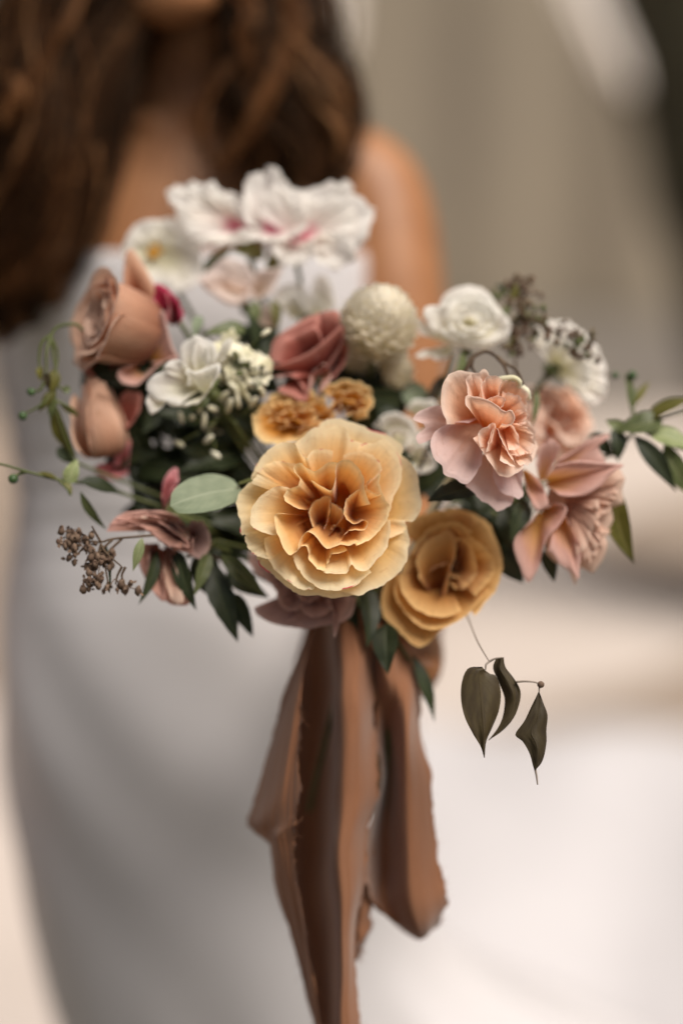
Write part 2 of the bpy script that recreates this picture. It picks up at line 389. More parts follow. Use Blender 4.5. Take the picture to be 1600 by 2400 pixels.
def flower(name, label, pos, axis, roll, layers, scale=1.0, seed=0, group='bouquet flowers', cat='flower', base=None, stem=True, stem_r=.0016, sep='leaf_mid', into=None):
    """layers: list of dict(n, mat, prof, W, ...petal options, jit, ph)"""
    rng = np.random.default_rng(seed)
    M = Matrix.Translation(pos) @ frame(axis, roll)
    e = empty(name, M, label, cat, group) if into is None else into
    zmin = 0; n0 = set(o.name for o in e.children) if into is not None else set()
    for li, la in enumerate(layers):
        la = dict(la); n = la.pop('n'); mat = MAT[la.pop('mat')]; prof = np.array(la.pop('prof'), float); W = la.pop('W')
        jit = la.pop('jit', .12); ph0 = la.pop('ph', rng.random() * 6.283); skip = la.pop('skip', ()); nm = la.pop('name', 'petal'); off = la.pop('off', (0, 0))
        hj = la.pop('hj', 1.0)
        zmin = min(zmin, prof[0][1])
        for k in range(n):
            if k in skip: continue
            p = prof.copy()
            g = 1 + jit * (rng.random() - .5)
            p[1:, 0] *= 1 + jit * .8 * (rng.random() - .5); p[1:, 1] += np.linspace(.2, 1, len(p) - 1) * hj * rng.normal() * jit * 10
            p[0, 1] += rng.random() * .6 + li * .15
            o = petal(e, mat, p * scale, W * scale * g, ph0 + k * 6.283 / n + jit * 1.6 * (rng.random() - .5), rng, nm, **{**la, 'ruf': la.get('ruf', 0) * scale, 'ecurl': la.get('ecurl', 0) * scale, 'curl': la.get('curl', 0) * scale, 'twist': la.get('twist', 0) * scale, 'roll': la.get('roll', 0) * scale})
            if off != (0, 0): o.location = (off[0] * .001 * scale, off[1] * .001 * scale, 0)
    if base is not None:
        calyx(e, rng, (base if base is not True else zmin) * scale - 2, r=4.5 * scale, L=17 * scale, mat=sep)
    if into is not None:                                   # petals were made in the flower's own frame: move them into the parent's
        rel = into.matrix_world.inverted() @ M
        for o in into.children:
            if o.name not in n0: o.matrix_basis = rel
        return e
    if stem:
        stem_to_gather(e, M, (0, 0, (zmin * scale - 4) * .001), rng, stem_r)
    return e


def rose_layers(mat, inner=None, R=48, open_=1.0, ruf=3.0, outer_mat=None):
    """garden rose, R outer radius in mm (scaled about 48)"""
    k = R / 48; inner = inner or mat; om = outer_mat or mat
    o = open_
    f = ruf / 3
    L = [
        dict(n=5, mat=om, prof=[(3, -16), (22, -17), (38, -9), (48, -10)], W=31, c=2.4, tip=.20, tpow=2.8, ruf=1.5 * f, rfreq=.9, jag=.010, twist=3, roll=2.5),
        dict(n=5, mat=om, prof=[(3, -14), (20, -12), (35, -2), (45, -2)], W=29, c=2.0, tip=.18, tpow=2.8, ruf=1.8 * f, rfreq=1.0, jag=.010, twist=3, roll=2.5),
        dict(n=5, mat=mat, prof=[(3, -13), (18, -9), (31, 5), (40.5, 6)], W=26, c=1.6, tip=.17, tpow=3, ruf=2.2 * f, rfreq=1.1, jag=.008, twist=3, roll=2.5),
        dict(n=5, mat=mat, prof=[(3, -12), (16, -8), (27, 10), (35.5, 13)], W=22, c=1.3, tip=.15, tpow=3.2, ruf=3.6 * f, rfreq=1.15, jag=.006, twist=3, roll=1.6),
        dict(n=4, mat=inner, prof=[(3, -12), (14, -9), (21, 9), (29, 15)], W=20, c=1.15, tip=.13, tpow=3.4, ruf=4.6 * f, rfreq=1.25, twist=3, roll=1.2),
        dict(n=4, mat=inner, prof=[(3, -12), (12, -10), (17, 5), (22, 11)], W=15, c=1.1, tip=.13, tpow=3.2, ruf=4.2 * f, rfreq=1.2, twist=2, roll=1),
        dict(n=2, mat=inner, prof=[(1, -12), (5, -9), (6, 0), (9, 6)], W=10, c=1.1, tip=.32, tpow=2.2, ruf=1.6 * f, rfreq=.8, roll=.8),
        dict(n=2, mat=inner, prof=[(1, -12), (3, -10), (3, -4), (5, 0)], W=7, c=1.1, tip=.35, tpow=2.2, ruf=1.0 * f, rfreq=.8),
    ]
    return [dict(l, prof=[(r * k, z * k) for r, z in l['prof']], W=l['W'] * k) for l in L]


def cup_rose_layers(mat, outer=None, k=1.0, frill='pale_dusty'):
    """half-open rose for side views: nested upright cups with a frilled mouth"""
    o = outer or mat
    L = [
        dict(n=5, mat=o, prof=[(3, -20), (17, -16), (22, 0), (23, 15), (27, 21)], W=24, c=1.05, tip=.22, tpow=2.4, ruf=1.6, rfreq=.9, twist=2.2, roll=2.5, jag=.010),
        dict(n=5, mat=mat, prof=[(3, -19), (15, -15), (19.5, 0), (20, 16), (22.5, 21)], W=21, c=1.0, tip=.20, tpow=2.6, ruf=1.8, rfreq=1.0, twist=2.2, roll=2, jag=.010),
        dict(n=5, mat=mat, prof=[(3, -18), (12, -14), (16, 0), (16.5, 17), (18, 21)], W=17, c=1.0, tip=.18, tpow=2.6, ruf=2.0, rfreq=1.1, twist=2, roll=1.4, jag=.010),
        dict(n=5, mat=frill, prof=[(2, -16), (9, -12), (12.5, 2), (13, 16), (14, 19)], W=13, c=1.0, tip=.16, tpow=2.8, ruf=2.0, rfreq=1.2, twist=1.5, roll=1),
        dict(n=4, mat=frill, prof=[(2, -14), (6, -10), (8.5, 4), (9, 15), (10, 17)], W=9, c=1.0, tip=.16, tpow=2.8, ruf=1.6, rfreq=1.2, twist=1),
        dict(n=3, mat=frill, prof=[(1, -12), (3, -8), (4.5, 4), (5, 13), (5.5, 15)], W=6, c=1.0, tip=.2, ruf=1.0, rfreq=1.0),
    ]
    return [dict(l, prof=[(r * k, z * k) for r, z in l['prof']], W=l['W'] * k) for l in L]


def bud_layers(mat, outer=None, k=1.0):
    o = outer or mat
    L = [
        dict(n=3, mat=o, prof=[(2, -19), (11, -16), (14, -5), (11, 8), (9, 17)], W=18, c=1.0, tip=.62, tpow=1.6, ruf=1.4, rfreq=.9, twist=3.2, roll=2.2, jag=.012),
        dict(n=3, mat=mat, prof=[(2, -18), (9, -15), (12, -4), (8.5, 11), (4.5, 21)], W=15, c=1.0, tip=.45, tpow=1.8, ruf=1.2, rfreq=.9, twist=2.4, roll=1.2, jag=.012),
        dict(n=3, mat=mat, prof=[(1, -15), (7, -12), (8.5, -2), (5.5, 13), (2, 24)], W=10, c=1.0, tip=.4, ruf=.8, rfreq=.9, twist=1.6, roll=.6),
    ]
    return [dict(l, prof=[(r * k, z * k) for r, z in l['prof']], W=l['W'] * k) for l in L]


# ------------------------------------------------------------------ the setting
def on_ground(px, py, z=0.0):
    q = P(px, py, 1.0) - Vector((0, 0, CAM_Z)); k = (z - CAM_Z) / q.z
    return Vector((0, 0, CAM_Z)) + q * k


m_near = plain_mat('dark_gravel', srgb(112, 106, 92), srgb(96, 92, 80), .95, 5, .006)  # for the added ground out of view, dark to cut bounced light
m_ground = plain_mat('pale_sand', srgb(200, 188, 179), srgb(190, 178, 169), .9, 1.6, .004)
m_shade = plain_mat('grey_brown_gravel_shade', srgb(156, 140, 126), srgb(142, 128, 115), .95, 6, .006)  # darker ground tone, paints the shade between sunlit spots
m_wall = plain_mat('stone_plaster', srgb(140, 130, 113), srgb(128, 119, 106), .9, .35, .004)
m_plinth = plain_mat('grey_plinth', srgb(134, 128, 120), srgb(126, 121, 115), .9, .8, .004)
g = mesh_obj('ground', [[-150, -60, 0], [150, -60, 0], [150, 240, 0], [-150, 240, 0]], [(0, 1, 2, 3)], m_ground, smooth=False)
g['kind'] = 'structure'
ng = mesh_obj('gravel_ground', [[-40, -40, .003], [40, -40, .003], [40, 1.30, .003], [6, 1.62, .003], [-6, 1.62, .003], [-40, 1.30, .003]], [(0, 1, 2, 3, 4, 5)], m_near, smooth=False)  # added out of view, kept dark to cut light bounced onto the gown
ng['kind'] = 'structure'


def patch(name, pts, z, mat):  # flat ground patch, its shade is put into the colour
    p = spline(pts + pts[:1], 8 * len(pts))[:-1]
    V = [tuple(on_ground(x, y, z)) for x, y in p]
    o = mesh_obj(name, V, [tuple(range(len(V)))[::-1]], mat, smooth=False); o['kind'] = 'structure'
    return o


patch('shade_patch', [(1330, 1270), (1420, 1215), (1560, 1170), (1900, 1130), (2100, 1420), (1650, 1405), (1450, 1350)], .004, m_shade)
patch('shade_patch', [(1060, 1700), (1300, 1640), (1500, 1590), (1900, 1480), (2200, 1860), (1500, 1800), (1200, 1760)], .005, m_shade)


patch('shade_patch', [(-900, 985), (-200, 975), (260, 1000), (260, 1480), (-60, 1640), (-900, 1700)], .006, m_shade)


def box(name, c, s, mat, parent=None, bev=.02):
    x, y, z = [q / 2 for q in s]
    V = np.array([[a * x, b * y, d * z] for a in (-1, 1) for b in (-1, 1) for d in (-1, 1)]) + np.array(c)
    F = [(0, 1, 3, 2), (4, 6, 7, 5), (0, 4, 5, 1), (2, 3, 7, 6), (0, 2, 6, 4), (1, 5, 7, 3)]
    return mesh_obj(name, V, F, mat, parent, smooth=False)


wl = empty('stone_wall', Matrix.Translation((2, 12, 0)), 'plain grey beige wall far behind the bride, out of focus', 'wall')
wx = np.linspace(-22, 22, 441)                                   # shallow upright flutes
wy = -.10 * np.abs(np.sin(wx * 2.4 + .6 * np.sin(wx * .7))) - .05 * np.sin(wx * 5.1)
wv = np.concatenate([np.stack([wx, wy, np.full_like(wx, z)], -1) for z in (0, 4.2, 8.4)] + [np.stack([wx, np.full_like(wx, .6), np.full_like(wx, 8.4)], -1), np.stack([wx, np.full_like(wx, .6), np.zeros_like(wx)], -1)])
mesh_obj('wall_face', wv, grid_faces(5, 441), m_wall, wl)
box('plinth', (0, -.22, .40), (44, .1, .8), m_plinth, wl)
# leaning dark trunk and pale hanging cloth, far out of focus
tk = empty('leaning_trunk', Matrix.Translation(on_ground(2150, 1450)), 'dark trunk leaning across the upper right corner', 'tree trunk')
a0 = Vector(tk.location)
pth = spline([a0, P(1960, 900, 5.0), P(1835, 500, 5.0), P(1712, 50, 5.0), P(1580, -500, 5.0), P(1480, -900, 5.1)], 30)
rngt = np.random.default_rng(3)
V, F, uv = tube_arrays(pth - np.array(a0), np.linspace(.46, .38, 30), 28)
V += (rngt.random((len(V), 1)) - .5) * .03 * np.sign(V - V.mean(0))
m_bark = plain_mat('dark_bark', srgb(66, 62, 46), srgb(48, 46, 34), .95, 6, .03, stretch=(1, 1, .25))
mesh_obj('trunk', V, F, m_bark, tk, uv)
V, F, uv = tube_arrays(spline([q - a0 for q in (P(1560, -560, 5.0), P(1330, -505, 4.72), P(1050, -530, 4.9), P(760, -505, 5.1), P(560, -520, 5.2))], 30), np.linspace(.05, .03, 30), 10)
mesh_obj('branch', V, F, m_bark, tk, uv)
m_cloth = plain_mat('white_cloth', srgb(246, 240, 234), srgb(240, 232, 224), .9, 3, trans=.35)


def drape(label, pts, widths, d):
    e0 = P(pts[-1][0], pts[-1][1], d)
    n = 24; c = spline([(x, y) for x, y in pts], n); w = np.interp(np.linspace(0, 1, n), np.linspace(0, 1, len(widths)), widths)
    s = np.linspace(-1, 1, 25)
    V = [tuple(P(c[i, 0] + w[i] * q, c[i, 1], d + (200 - c[i, 1]) / 700 * .7 + .04 * math.sin(q * 7 + i * .1) + .02 * math.sin(q * 15)) - e0) for i in range(n) for q in s]
    o = mesh_obj('cloth_drape', V, grid_faces(n, 25), m_cloth); o.location = e0
    tag(o, label, 'drape', 'pale cloths hanging behind')


drape('pale cloth hanging beside the dark leaning trunk at the upper right', [(1310, -500), (1340, -150), (1372, 0), (1415, 90), (1452, 165), (1480, 215)], [70, 58, 46, 42, 34, 10], 4.0)
drape('pale cloth hanging behind the hair above the bare shoulder', [(760, -500), (765, -150), (775, 0), (775, 90), (770, 150)], [60, 50, 42, 36, 14], 4.4)


# ------------------------------------------------------------------ the bride
m_skin = plain_mat('skin', srgb(164, 114, 76), srgb(148, 99, 63), .48, 30, .0004, spec=.4, sss=.05)
m_dress = plain_mat('white_satin', srgb(208, 204, 205), srgb(202, 198, 199), .42, 8, spec=.4, sheen=.1)


def hair_mat():
    m, nt, N, L = nodes_of('brown_hair')
    uv = N.new('ShaderNodeUVMap'); uv.uv_map = 'UVMap'; sep = N.new('ShaderNodeSeparateXYZ'); L.new(uv.outputs[0], sep.inputs[0])
    cr = N.new('ShaderNodeValToRGB'); e = cr.color_ramp.elements
    e[0].position = 0; e[0].color = srgb(22, 12, 6); e[1].position = 1; e[1].color = srgb(190, 140, 96)
    k = e.new(.5); k.color = srgb(58, 34, 18); k = e.new(.8); k.color = srgb(112, 70, 40)
    L.new(sep.outputs[0], cr.inputs[0])
    bs = N.new('ShaderNodeBsdfPrincipled'); bs.inputs['Roughness'].default_value = .42; bs.inputs['Specular IOR Level'].default_value = .22; bs.inputs['Specular Tint'].default_value = (1, .78, .55, 1)
    L.new(cr.outputs[0], bs.inputs['Base Color'])
    out = N.new('ShaderNodeOutputMaterial'); L.new(bs.outputs[0], out.inputs[0])
    return m


m_hair = hair_mat()
PB = Vector((-.10, 1.13, 0))
person = empty('person', Matrix.Translation(PB), 'long haired person in a strapless white gown with train, holding the bouquet', 'person')


def loft(rings, n=40, pw=2.0):
    """rings: (center, rx vec, ry vec); closed"""
    th = np.arange(n) / n * 2 * np.pi
    c, s = np.cos(th), np.sin(th)
    V = np.vstack([np.array(o)[None] + (np.sign(c) * np.abs(c) ** (2 / pw))[:, None] * np.array(a)[None] + (np.sign(s) * np.abs(s) ** (2 / pw))[:, None] * np.array(b)[None] for o, a, b in rings])
    m = len(rings)
    F = [(i * n + j, i * n + (j + 1) % n, (i + 1) * n + (j + 1) % n, (i + 1) * n + j) for i in range(m - 1) for j in range(n)]
    F += [tuple(range(n))[::-1], tuple((m - 1) * n + j for j in range(n))]
    return V, F, np.zeros((len(V), 2))


def smooth_rings(tab, n):
    t = spline(tab, n)
    return [((q[1], q[2], q[0]), (q[3], 0, 0), (0, q[4], 0)) for q in t]


def limb(pts, radii, n=16):
    p = spline(pts, 5 * len(pts)); r = spline([(q,) for q in radii], 5 * len(pts))[:, 0]
    return tube_arrays(p, r, n)


body = []
# torso and neck: z, cx, cy, rx, ry
body.append(loft(smooth_rings([(.84, -.10, 1.135, .14, .10), (.92, -.10, 1.135, .145, .112), (1.0, -.10, 1.13, .135, .104), (1.08, -.105, 1.128, .115, .090), (1.16, -.11, 1.128, .122, .098), (1.23, -.115, 1.125, .142, .114),
                               (1.29, -.118, 1.128, .148, .096), (1.335, -.12, 1.132, .140, .076), (1.365, -.12, 1.135, .112, .066), (1.395, -.12, 1.135, .075, .057), (1.43, -.12, 1.128, .056, .053), (1.48, -.12, 1.118, .052, .052), (1.53, -.12, 1.112, .052, .052)], 44), 44, 2.2))
# collar bones
for sx in (-1, 1):
    body.append(limb([(-.12 + sx * .015, 1.068, 1.372), (-.12 + sx * .07, 1.070, 1.366), (-.12 + sx * .125, 1.095, 1.352)], [.006, .0065, .006], 8))
# head
hc = np.array([-.12, 1.10, 1.555])
V, F, uv = ball_arrays((0, 0, 0), 1, 32, 24); V = V * np.array([.073, .090, .112])
low = np.clip((-V[:, 2] - .02) / .09, 0, 1); V[:, 0] *= 1 - .22 * low; V[:, 1] -= .018 * low * (V[:, 1] < .02)
body.append((V + hc, F, uv))
body.append((ball_arrays((-.117, 1.032, 1.450), .026, 14, 10, (1.25, .8, .8))))              # chin
body.append(limb([(-.12, 1.010, 1.565), (-.12, 1.003, 1.54), (-.12, .990, 1.518), (-.12, 1.008, 1.506)], [.008, .009, .012, .008], 10))   # nose
for sx in (-1, 1):
    body.append(ball_arrays((-.12 + sx * .013, .996, 1.509), .007, 8, 6))
    body.append(ball_arrays((-.12 + sx * .030, 1.018, 1.572), .010, 10, 8, (1.3, .6, .8)))   # lids
    body.append(limb([(-.12 + sx * .014, 1.010, 1.590), (-.12 + sx * .032, 1.012, 1.596), (-.12 + sx * .050, 1.026, 1.588)], [.005, .005, .003], 8))
    body.append(ball_arrays((-.12 + sx * .074, 1.11, 1.550), .022, 10, 8, (.35, .8, 1.3)))   # ears
# left arm (towards the right of the picture), bent forward to the bouquet
SH, EL, WR = (.022, 1.125, 1.312), (.036, 1.062, 1.075), P(945, 1515, .885)
body.append(limb([(-.05, 1.14, 1.335), (-.006, 1.137, 1.330), SH, (.036, 1.095, 1.235), (.039, 1.078, 1.155), EL, (.042, 1.01, 1.056), (.040, .94, 1.045), tuple(WR)], [.042, .047, .0465, .0430, .0405, .037, .036, .030, .0235], 24))
# right arm hanging, outside the picture
body.append(limb([(-.21, 1.14, 1.355), (-.252, 1.137, 1.366), (-.285, 1.137, 1.345), (-.315, 1.14, 1.25), (-.335, 1.145, 1.15), (-.35, 1.14, 1.06), (-.355, 1.10, .95), (-.355, 1.07, .85)], [.045, .050, .046, .042, .039, .036, .030, .023], 20))
rh = np.array([-.355, 1.065, .80]); body.append(limb([(-.355, 1.07, .85), (-.356, 1.062, .80), (-.357, 1.055, .765)], [.022, .030, .026], 14))
for k in range(4):
    body.append(limb([tuple(rh + [.002, .022 - .015 * k, -.03]), tuple(rh + [.004, .022 - .016 * k, -.07]), tuple(rh + [.012, .018 - .015 * k, -.10 + .006 * abs(k - 1.5)])], [.0095, .0085, .007], 10))
body.append(limb([tuple(rh + [.01, -.02, .02]), tuple(rh + [.02, -.04, -.02]), tuple(rh + [.022, -.043, -.045])], [.011, .0095, .0075], 10))
# left hand closed round the stems
hx = lambda px, py, d: tuple(P(px, py, d))
body.append(limb([tuple(WR), hx(940, 1525, .862), hx(925, 1545, .842), hx(905, 1560, .832)], [.0235, .026, .029, .024], 16))
for k, (yy, r) in enumerate([(1512, .0085), (1548, .009), (1584, .0088), (1618, .0078)]):
    body.append(limb([hx(945, yy + 4, .835), hx(958, yy, .812), hx(935, yy + 2, .797), hx(890, yy + 6, .793), hx(845, yy + 8, .797), hx(818, yy + 8, .812)], [r * 1.1, r * 1.08, r, r * .97, r * .9, r * .78], 10))
body.append(limb([hx(950, 1530, .85), hx(990, 1540, .825), hx(1000, 1562, .808), hx(985, 1575, .798)], [.0115, .0105, .0095, .0085], 10))   # thumb
# legs and feet
for sx in (-1, 1):
    body.append(limb([(-.09 + sx * .055, 1.14, .88), (-.075 + sx * .055, 1.15, .70), (-.03 + sx * .06, 1.20, .47), (-.01 + sx * .06, 1.25, .32), (.01 + sx * .06, 1.30, .10), (.01 + sx * .06, 1.29, .045), (.01 + sx * .065, 1.20, .025)], [.070, .064, .050, .048, .034, .034, .024], 18))
V, F, uv = join(body)
bo = mesh_obj('body', V - np.array(PB), F, m_skin, person)
md = bo.modifiers.new('remesh', 'REMESH'); md.mode = 'VOXEL'; md.voxel_size = .0036
ms_ = bo.modifiers.new('smooth', 'SMOOTH'); ms_.iterations = 6; ms_.factor = .5
dg = bpy.context.evaluated_depsgraph_get(); dg.update()
nm = bpy.data.meshes.new_from_object(bo.evaluated_get(dg)); bo.modifiers.clear()
old = bo.data; bo.data = nm; bpy.data.meshes.remove(old); nm.name = 'body'
nm.polygons.foreach_set('use_smooth', [True] * len(nm.polygons))
if not nm.materials: nm.materials.append(m_skin)
# lips, eyes, brows
m_lip = plain_mat('lip', srgb(176, 96, 84), srgb(166, 88, 78), .4, 60)
V, F, uv = join([limb([(-.145, 1.012, 1.488), (-.132, 1.000, 1.4925), (-.12, .9985, 1.490), (-.108, 1.000, 1.4925), (-.095, 1.012, 1.488)], [.0015, .0045, .0045, .0045, .0015], 10),
                 limb([(-.145, 1.012, 1.487), (-.132, 1.001, 1.482), (-.12, .9985, 1.4805), (-.108, 1.001, 1.482), (-.095, 1.012, 1.487)], [.0015, .0048, .0055, .0048, .0015], 10)])
mesh_obj('lips', V - np.array(PB), F, m_lip, person, uv)
m_eye = plain_mat('lash_brown', srgb(50, 34, 24), None, .6)
for sx in (-1, 1):
    V, F, uv = limb([(-.12 + sx * .018, 1.013, 1.568), (-.12 + sx * .030, 1.010, 1.565), (-.12 + sx * .043, 1.017, 1.568)], [.0012, .002, .0012], 8)
    mesh_obj('eyelash', V - np.array(PB), F, m_eye, person, uv)

# gown: rings z, cx, cy, rx, ry
tab = [(1.276, -0.119, 1.122, 0.1495, 0.1185), (1.262, -0.119, 1.122, 0.152, 0.1225), (1.22, -0.118, 1.124, 0.152, 0.124), (1.15, -0.12, 1.128, 0.143, 0.108), (1.08, -0.116, 1.128, 0.143, 0.101), (1, -0.113, 1.13, 0.16, 0.114), (0.9, -0.109, 1.135, 0.171, 0.125), (0.8, -0.104, 1.14, 0.17, 0.125),
       (0.7, -0.09, 1.15, 0.172, 0.13), (0.62, -0.052, 1.18, 0.202, 0.152), (0.5, 0.03, 1.25, 0.262, 0.215), (0.3, 0.1, 1.36, 0.345, 0.33), (0.1, 0.16, 1.45, 0.42, 0.42), (0.008, 0.19, 1.48, 0.46, 0.46)]
rows = spline(tab, 110); nt_ = 144
th = np.arange(nt_) / nt_ * 2 * np.pi
V = []
rg = np.random.default_rng(77); ph = rg.random(8) * 6.28
for i, (z, cx, cy, rx, ry) in enumerate(rows):
    fl = np.clip((.74 - z) / .35, 0, 1) ** 1.3
    fold = fl * (.018 * np.sin(5 * th + ph[0] + z * 1.5) + .012 * np.sin(9 * th + ph[1] - z * 3) + .006 * np.sin(17 * th + ph[2]))
    crease = .0022 * np.exp(-((z - 1.10) / .07) ** 2) * np.sin(z * 240 + 3.5 * np.sin(th * 2 + ph[3])) + .0016 * np.exp(-((z - .90) / .16) ** 2) * np.sin(z * 44 + 9 * np.sin(th * 1.0 + ph[4]) + ph[5])
    k = 1 + (fold + crease) / .15
    pw = 2.25
    c, s = np.cos(th), np.sin(th)
    V.append(np.stack([cx + np.sign(c) * np.abs(c) ** (2 / pw) * rx * k, cy + np.sign(s) * np.abs(s) ** (2 / pw) * ry * k, np.full(nt_, z)], -1))
# turned-in hem of the neckline
top = V[0].copy(); ctr = top.mean(0)
inner = ctr + (top - ctr) * np.array([.965, .965, 1]); inner2 = inner.copy(); inner2[:, 2] -= .03; inner[:, 2] += .001
V = np.vstack([inner2, inner] + V)
nr_ = len(V) // nt_
F = [(i * nt_ + j, (i + 1) * nt_ + j, (i + 1) * nt_ + (j + 1) % nt_, i * nt_ + (j + 1) % nt_) for i in range(nr_ - 1) for j in range(nt_)]
gown = mesh_obj('gown', V - np.array(PB), F, m_dress, person)
# train spread on the ground behind and to the right
nu, nv = 130, 110
u = np.linspace(0, 1, nu)[None, :]; v = np.linspace(0, 1, nv)[:, None]
x0 = -.15 + u * 2.3; far = 3.82 - .42 * u - .75 * np.clip(u - .45, 0, 1) ** 1.5
X = x0 * (.45 + .55 * v) + .10; Y = 1.46 + (far - 1.46) * v + .05 * np.sin(u * 21)
foldz = .075 * (np.sin(u * 9 + v * 4.2 + .6) * .5 + .5) ** 2 + .03 * (np.sin(u * 17 - v * 5 + 1.2) * .5 + .5) + .004 * np.sin(u * 30 + v * 7)
Z = .012 + foldz * np.clip((1.03 - v) * 6, 0, 1) + .25 * np.clip(.28 - v, 0, 1) ** 1.5 + 0 * u
V = np.stack(np.broadcast_arrays(X, Y, Z), -1).reshape(-1, 3)
mesh_obj('train', V - np.array(PB), grid_faces(nv, nu), m_dress, gown)
# small belly button row of the gown is not seen; hair next
hrng = np.random.default_rng(101)
hparts = []


def lock(pts, rad_, n, lo=0., hi=.7, wav=.004, wl=3.0, sr=.00036):
    """a lock of n strands along a guide (world points)"""
    g = spline(pts, 34); nG = len(g)
    tt = np.linspace(0, 1, nG)
    env = rad_ * np.interp(tt, [0, .2, .6, .9, 1], [.55, 1, 1, .7, .25])
    tdir = np.gradient(g, axis=0); tdir /= np.linalg.norm(tdir, axis=1)[:, None]
    a = np.cross(tdir, [0.05, 1, .1]); a /= np.linalg.norm(a, axis=1)[:, None]; b = np.cross(tdir, a)
    cl = hrng.random() * 6.28
    for _ in range(n):
        q = math.sqrt(hrng.random()); f = hrng.random() * 6.28; tw = hrng.normal() * .8
        fly = 2.2 if hrng.random() < .06 else 1.0
        e_ = env * q * fly * (1 + .35 * hrng.normal() * tt)
        ang = f + tw * tt
        w1 = wav * (1 + .4 * hrng.normal()) * np.sin(tt * wl * 6.28 + cl + .35 * hrng.normal()) * np.clip(tt * 3 - .4, 0, 1)
        p = g + a * (e_ * np.cos(ang) + w1)[:, None] + b * (e_ * np.sin(ang) * .7 + w1 * .5)[:, None]
        V, F, uv = tube_arrays(p, sr * np.interp(tt, [0, .1, .8, 1], [.8, 1, 1, .3]), 3, closed=False)
        c_ = lo + (hi - lo) * hrng.random() ** 1.8
        uv[:, 0] = c_
        hparts.append((V, F, uv))


def pw(*pts): return [P(*q) for q in pts]


crown = [Vector((-.12, 1.12, 1.672)), Vector((-.12, 1.10, 1.672))]
cr_l = [Vector((-.135, 1.09, 1.672)), Vector((-.175, 1.06, 1.63)), Vector((-.200, 1.045, 1.57))]
cr_r = [Vector((-.105, 1.09, 1.672)), Vector((-.065, 1.06, 1.63)), Vector((-.040, 1.045, 1.57))]
LEFT = [[(300, -80, 1.0), (282, 60, .995), (262, 170, .985), (218, 300, .985), (172, 420, .985), (155, 560, .985), (165, 650, .985)],
        [(290, -100, 1.0), (255, 40, .99), (245, 160, .98), (205, 320, .975), (140, 470, .975), (110, 620, .98), (130, 720, .985)],
        [(250, -100, 1.0), (205, 20, .99), (165, 160, .98), (120, 330, .97), (75, 490, .972), (50, 650, .975), (70, 770, .98)],
        [(210, -110, 1.01), (130, 20, .99), (95, 190, .98), (40, 350, .975), (10, 520, .98), (-10, 700, .985), (10, 800, .99)],
        [(190, -110, 1.02), (60, 0, 1.0), (10, 160, .99), (-40, 380, .985), (-40, 600, .99), (-60, 760, .995)],
        [(280, -90, 1.03), (230, 80, 1.03), (190, 260, 1.02), (120, 420, 1.02), (80, 560, 1.02), (60, 700, 1.02)],
        [(230, -90, 1.04), (140, 80, 1.04), (80, 280, 1.03), (20, 450, 1.03), (0, 620, 1.03)],
        [(300, -60, 1.02), (285, 90, 1.02), (255, 240, 1.01), (190, 380, 1.01), (150, 500, 1.01)]]
for k, gp in enumerate(LEFT):
    lock(cr_l + pw(*gp), .022, 250, 0, .45, .008, 1.6)
    lock(cr_l + pw(*[(x + 30 * math.sin(i * 1.7 + k), y, d - .008) for i, (x, y, d) in enumerate(gp)]), .015, 80, .1, .98, .008, 1.9)
RIGHT = [[(555, -80, 1.0), (580, 40, .99), (572, 150, .985), (595, 260, .985), (630, 350, .985), (605, 450, .985)],
         [(590, -100, 1.0), (625, 20, .99), (615, 130, .98), (655, 240, .978), (700, 340, .98), (670, 460, .985)],
         [(640, -110, 1.01), (680, 10, 1.0), (665, 120, .985), (730, 220, .98), (775, 330, .985), (740, 450, .99)],
         [(670, -110, 1.02), (715, 10, 1.01), (700, 110, 1.0), (765, 190, .99), (810, 290, .995), (800, 400, 1.0), (770, 470, 1.0)],
         [(600, -90, 1.03), (650, 60, 1.02), (680, 190, 1.01), (740, 320, 1.01), (720, 440, 1.01)],
         [(560, -80, 1.02), (590, 80, 1.02), (600, 220, 1.01), (650, 350, 1.01), (640, 460, 1.01)]]
for k, gp in enumerate(RIGHT):
    lock(cr_r + pw(*gp), .020, 230, 0, .48, .007, 1.7)
    lock(cr_r + pw(*[(x + 18 * math.sin(i * 1.5 + k), y, d - .008) for i, (x, y, d) in enumerate(gp)]), .014, 70, .1, 1.0, .007, 2)
# lighter loose strands
lock(cr_r + pw((640, -60, .985), (690, 30, .97), (668, 120, .965), (610, 230, .96), (560, 320, .965), (500, 400, .97)), .008, 60, .6, 1.0, .003, 1)
lock(cr_r + pw((560, -60, .98), (575, 20, .965), (565, 80, .96), (588, 125, .96), (600, 175, .965)), .006, 20, .45, .9, .003, 2)
lock(pw((560, 130, .965), (505, 195, .962), (478, 260, .962), (470, 340, .965), (500, 410, .97)), .005, 26, .3, .9, .003, 1)
lock(pw((720, 120, .98), (790, 190, .98), (835, 250, .985), (845, 300, .99)), .008, 50, .4, 1, .003, 1)
lock(pw((700, 130, .97), (735, 220, .965), (790, 300, .965), (800, 380, .97)), .006, 40, .5, 1, .003, 1)
lock(pw((200, -40, .975), (150, 60, .965), (110, 150, .962), (60, 230, .96), (30, 250, .965)), .006, 40, .4, .95, .003, 1)
lock(pw((30, 180, .96), (40, 220, .955), (20, 260, .955), (0, 300, .96)), .006, 40, .6, 1, .002, 1)
lock(pw((180, 560, .975), (110, 600, .965), (40, 650, .965), (-40, 690, .97)), .010, 70, .3, .9, .004, 1)
lock(pw((150, 500, .975), (90, 560, .97), (20, 590, .97), (-50, 600, .97)), .010, 60, .3, .8, .004, 1)
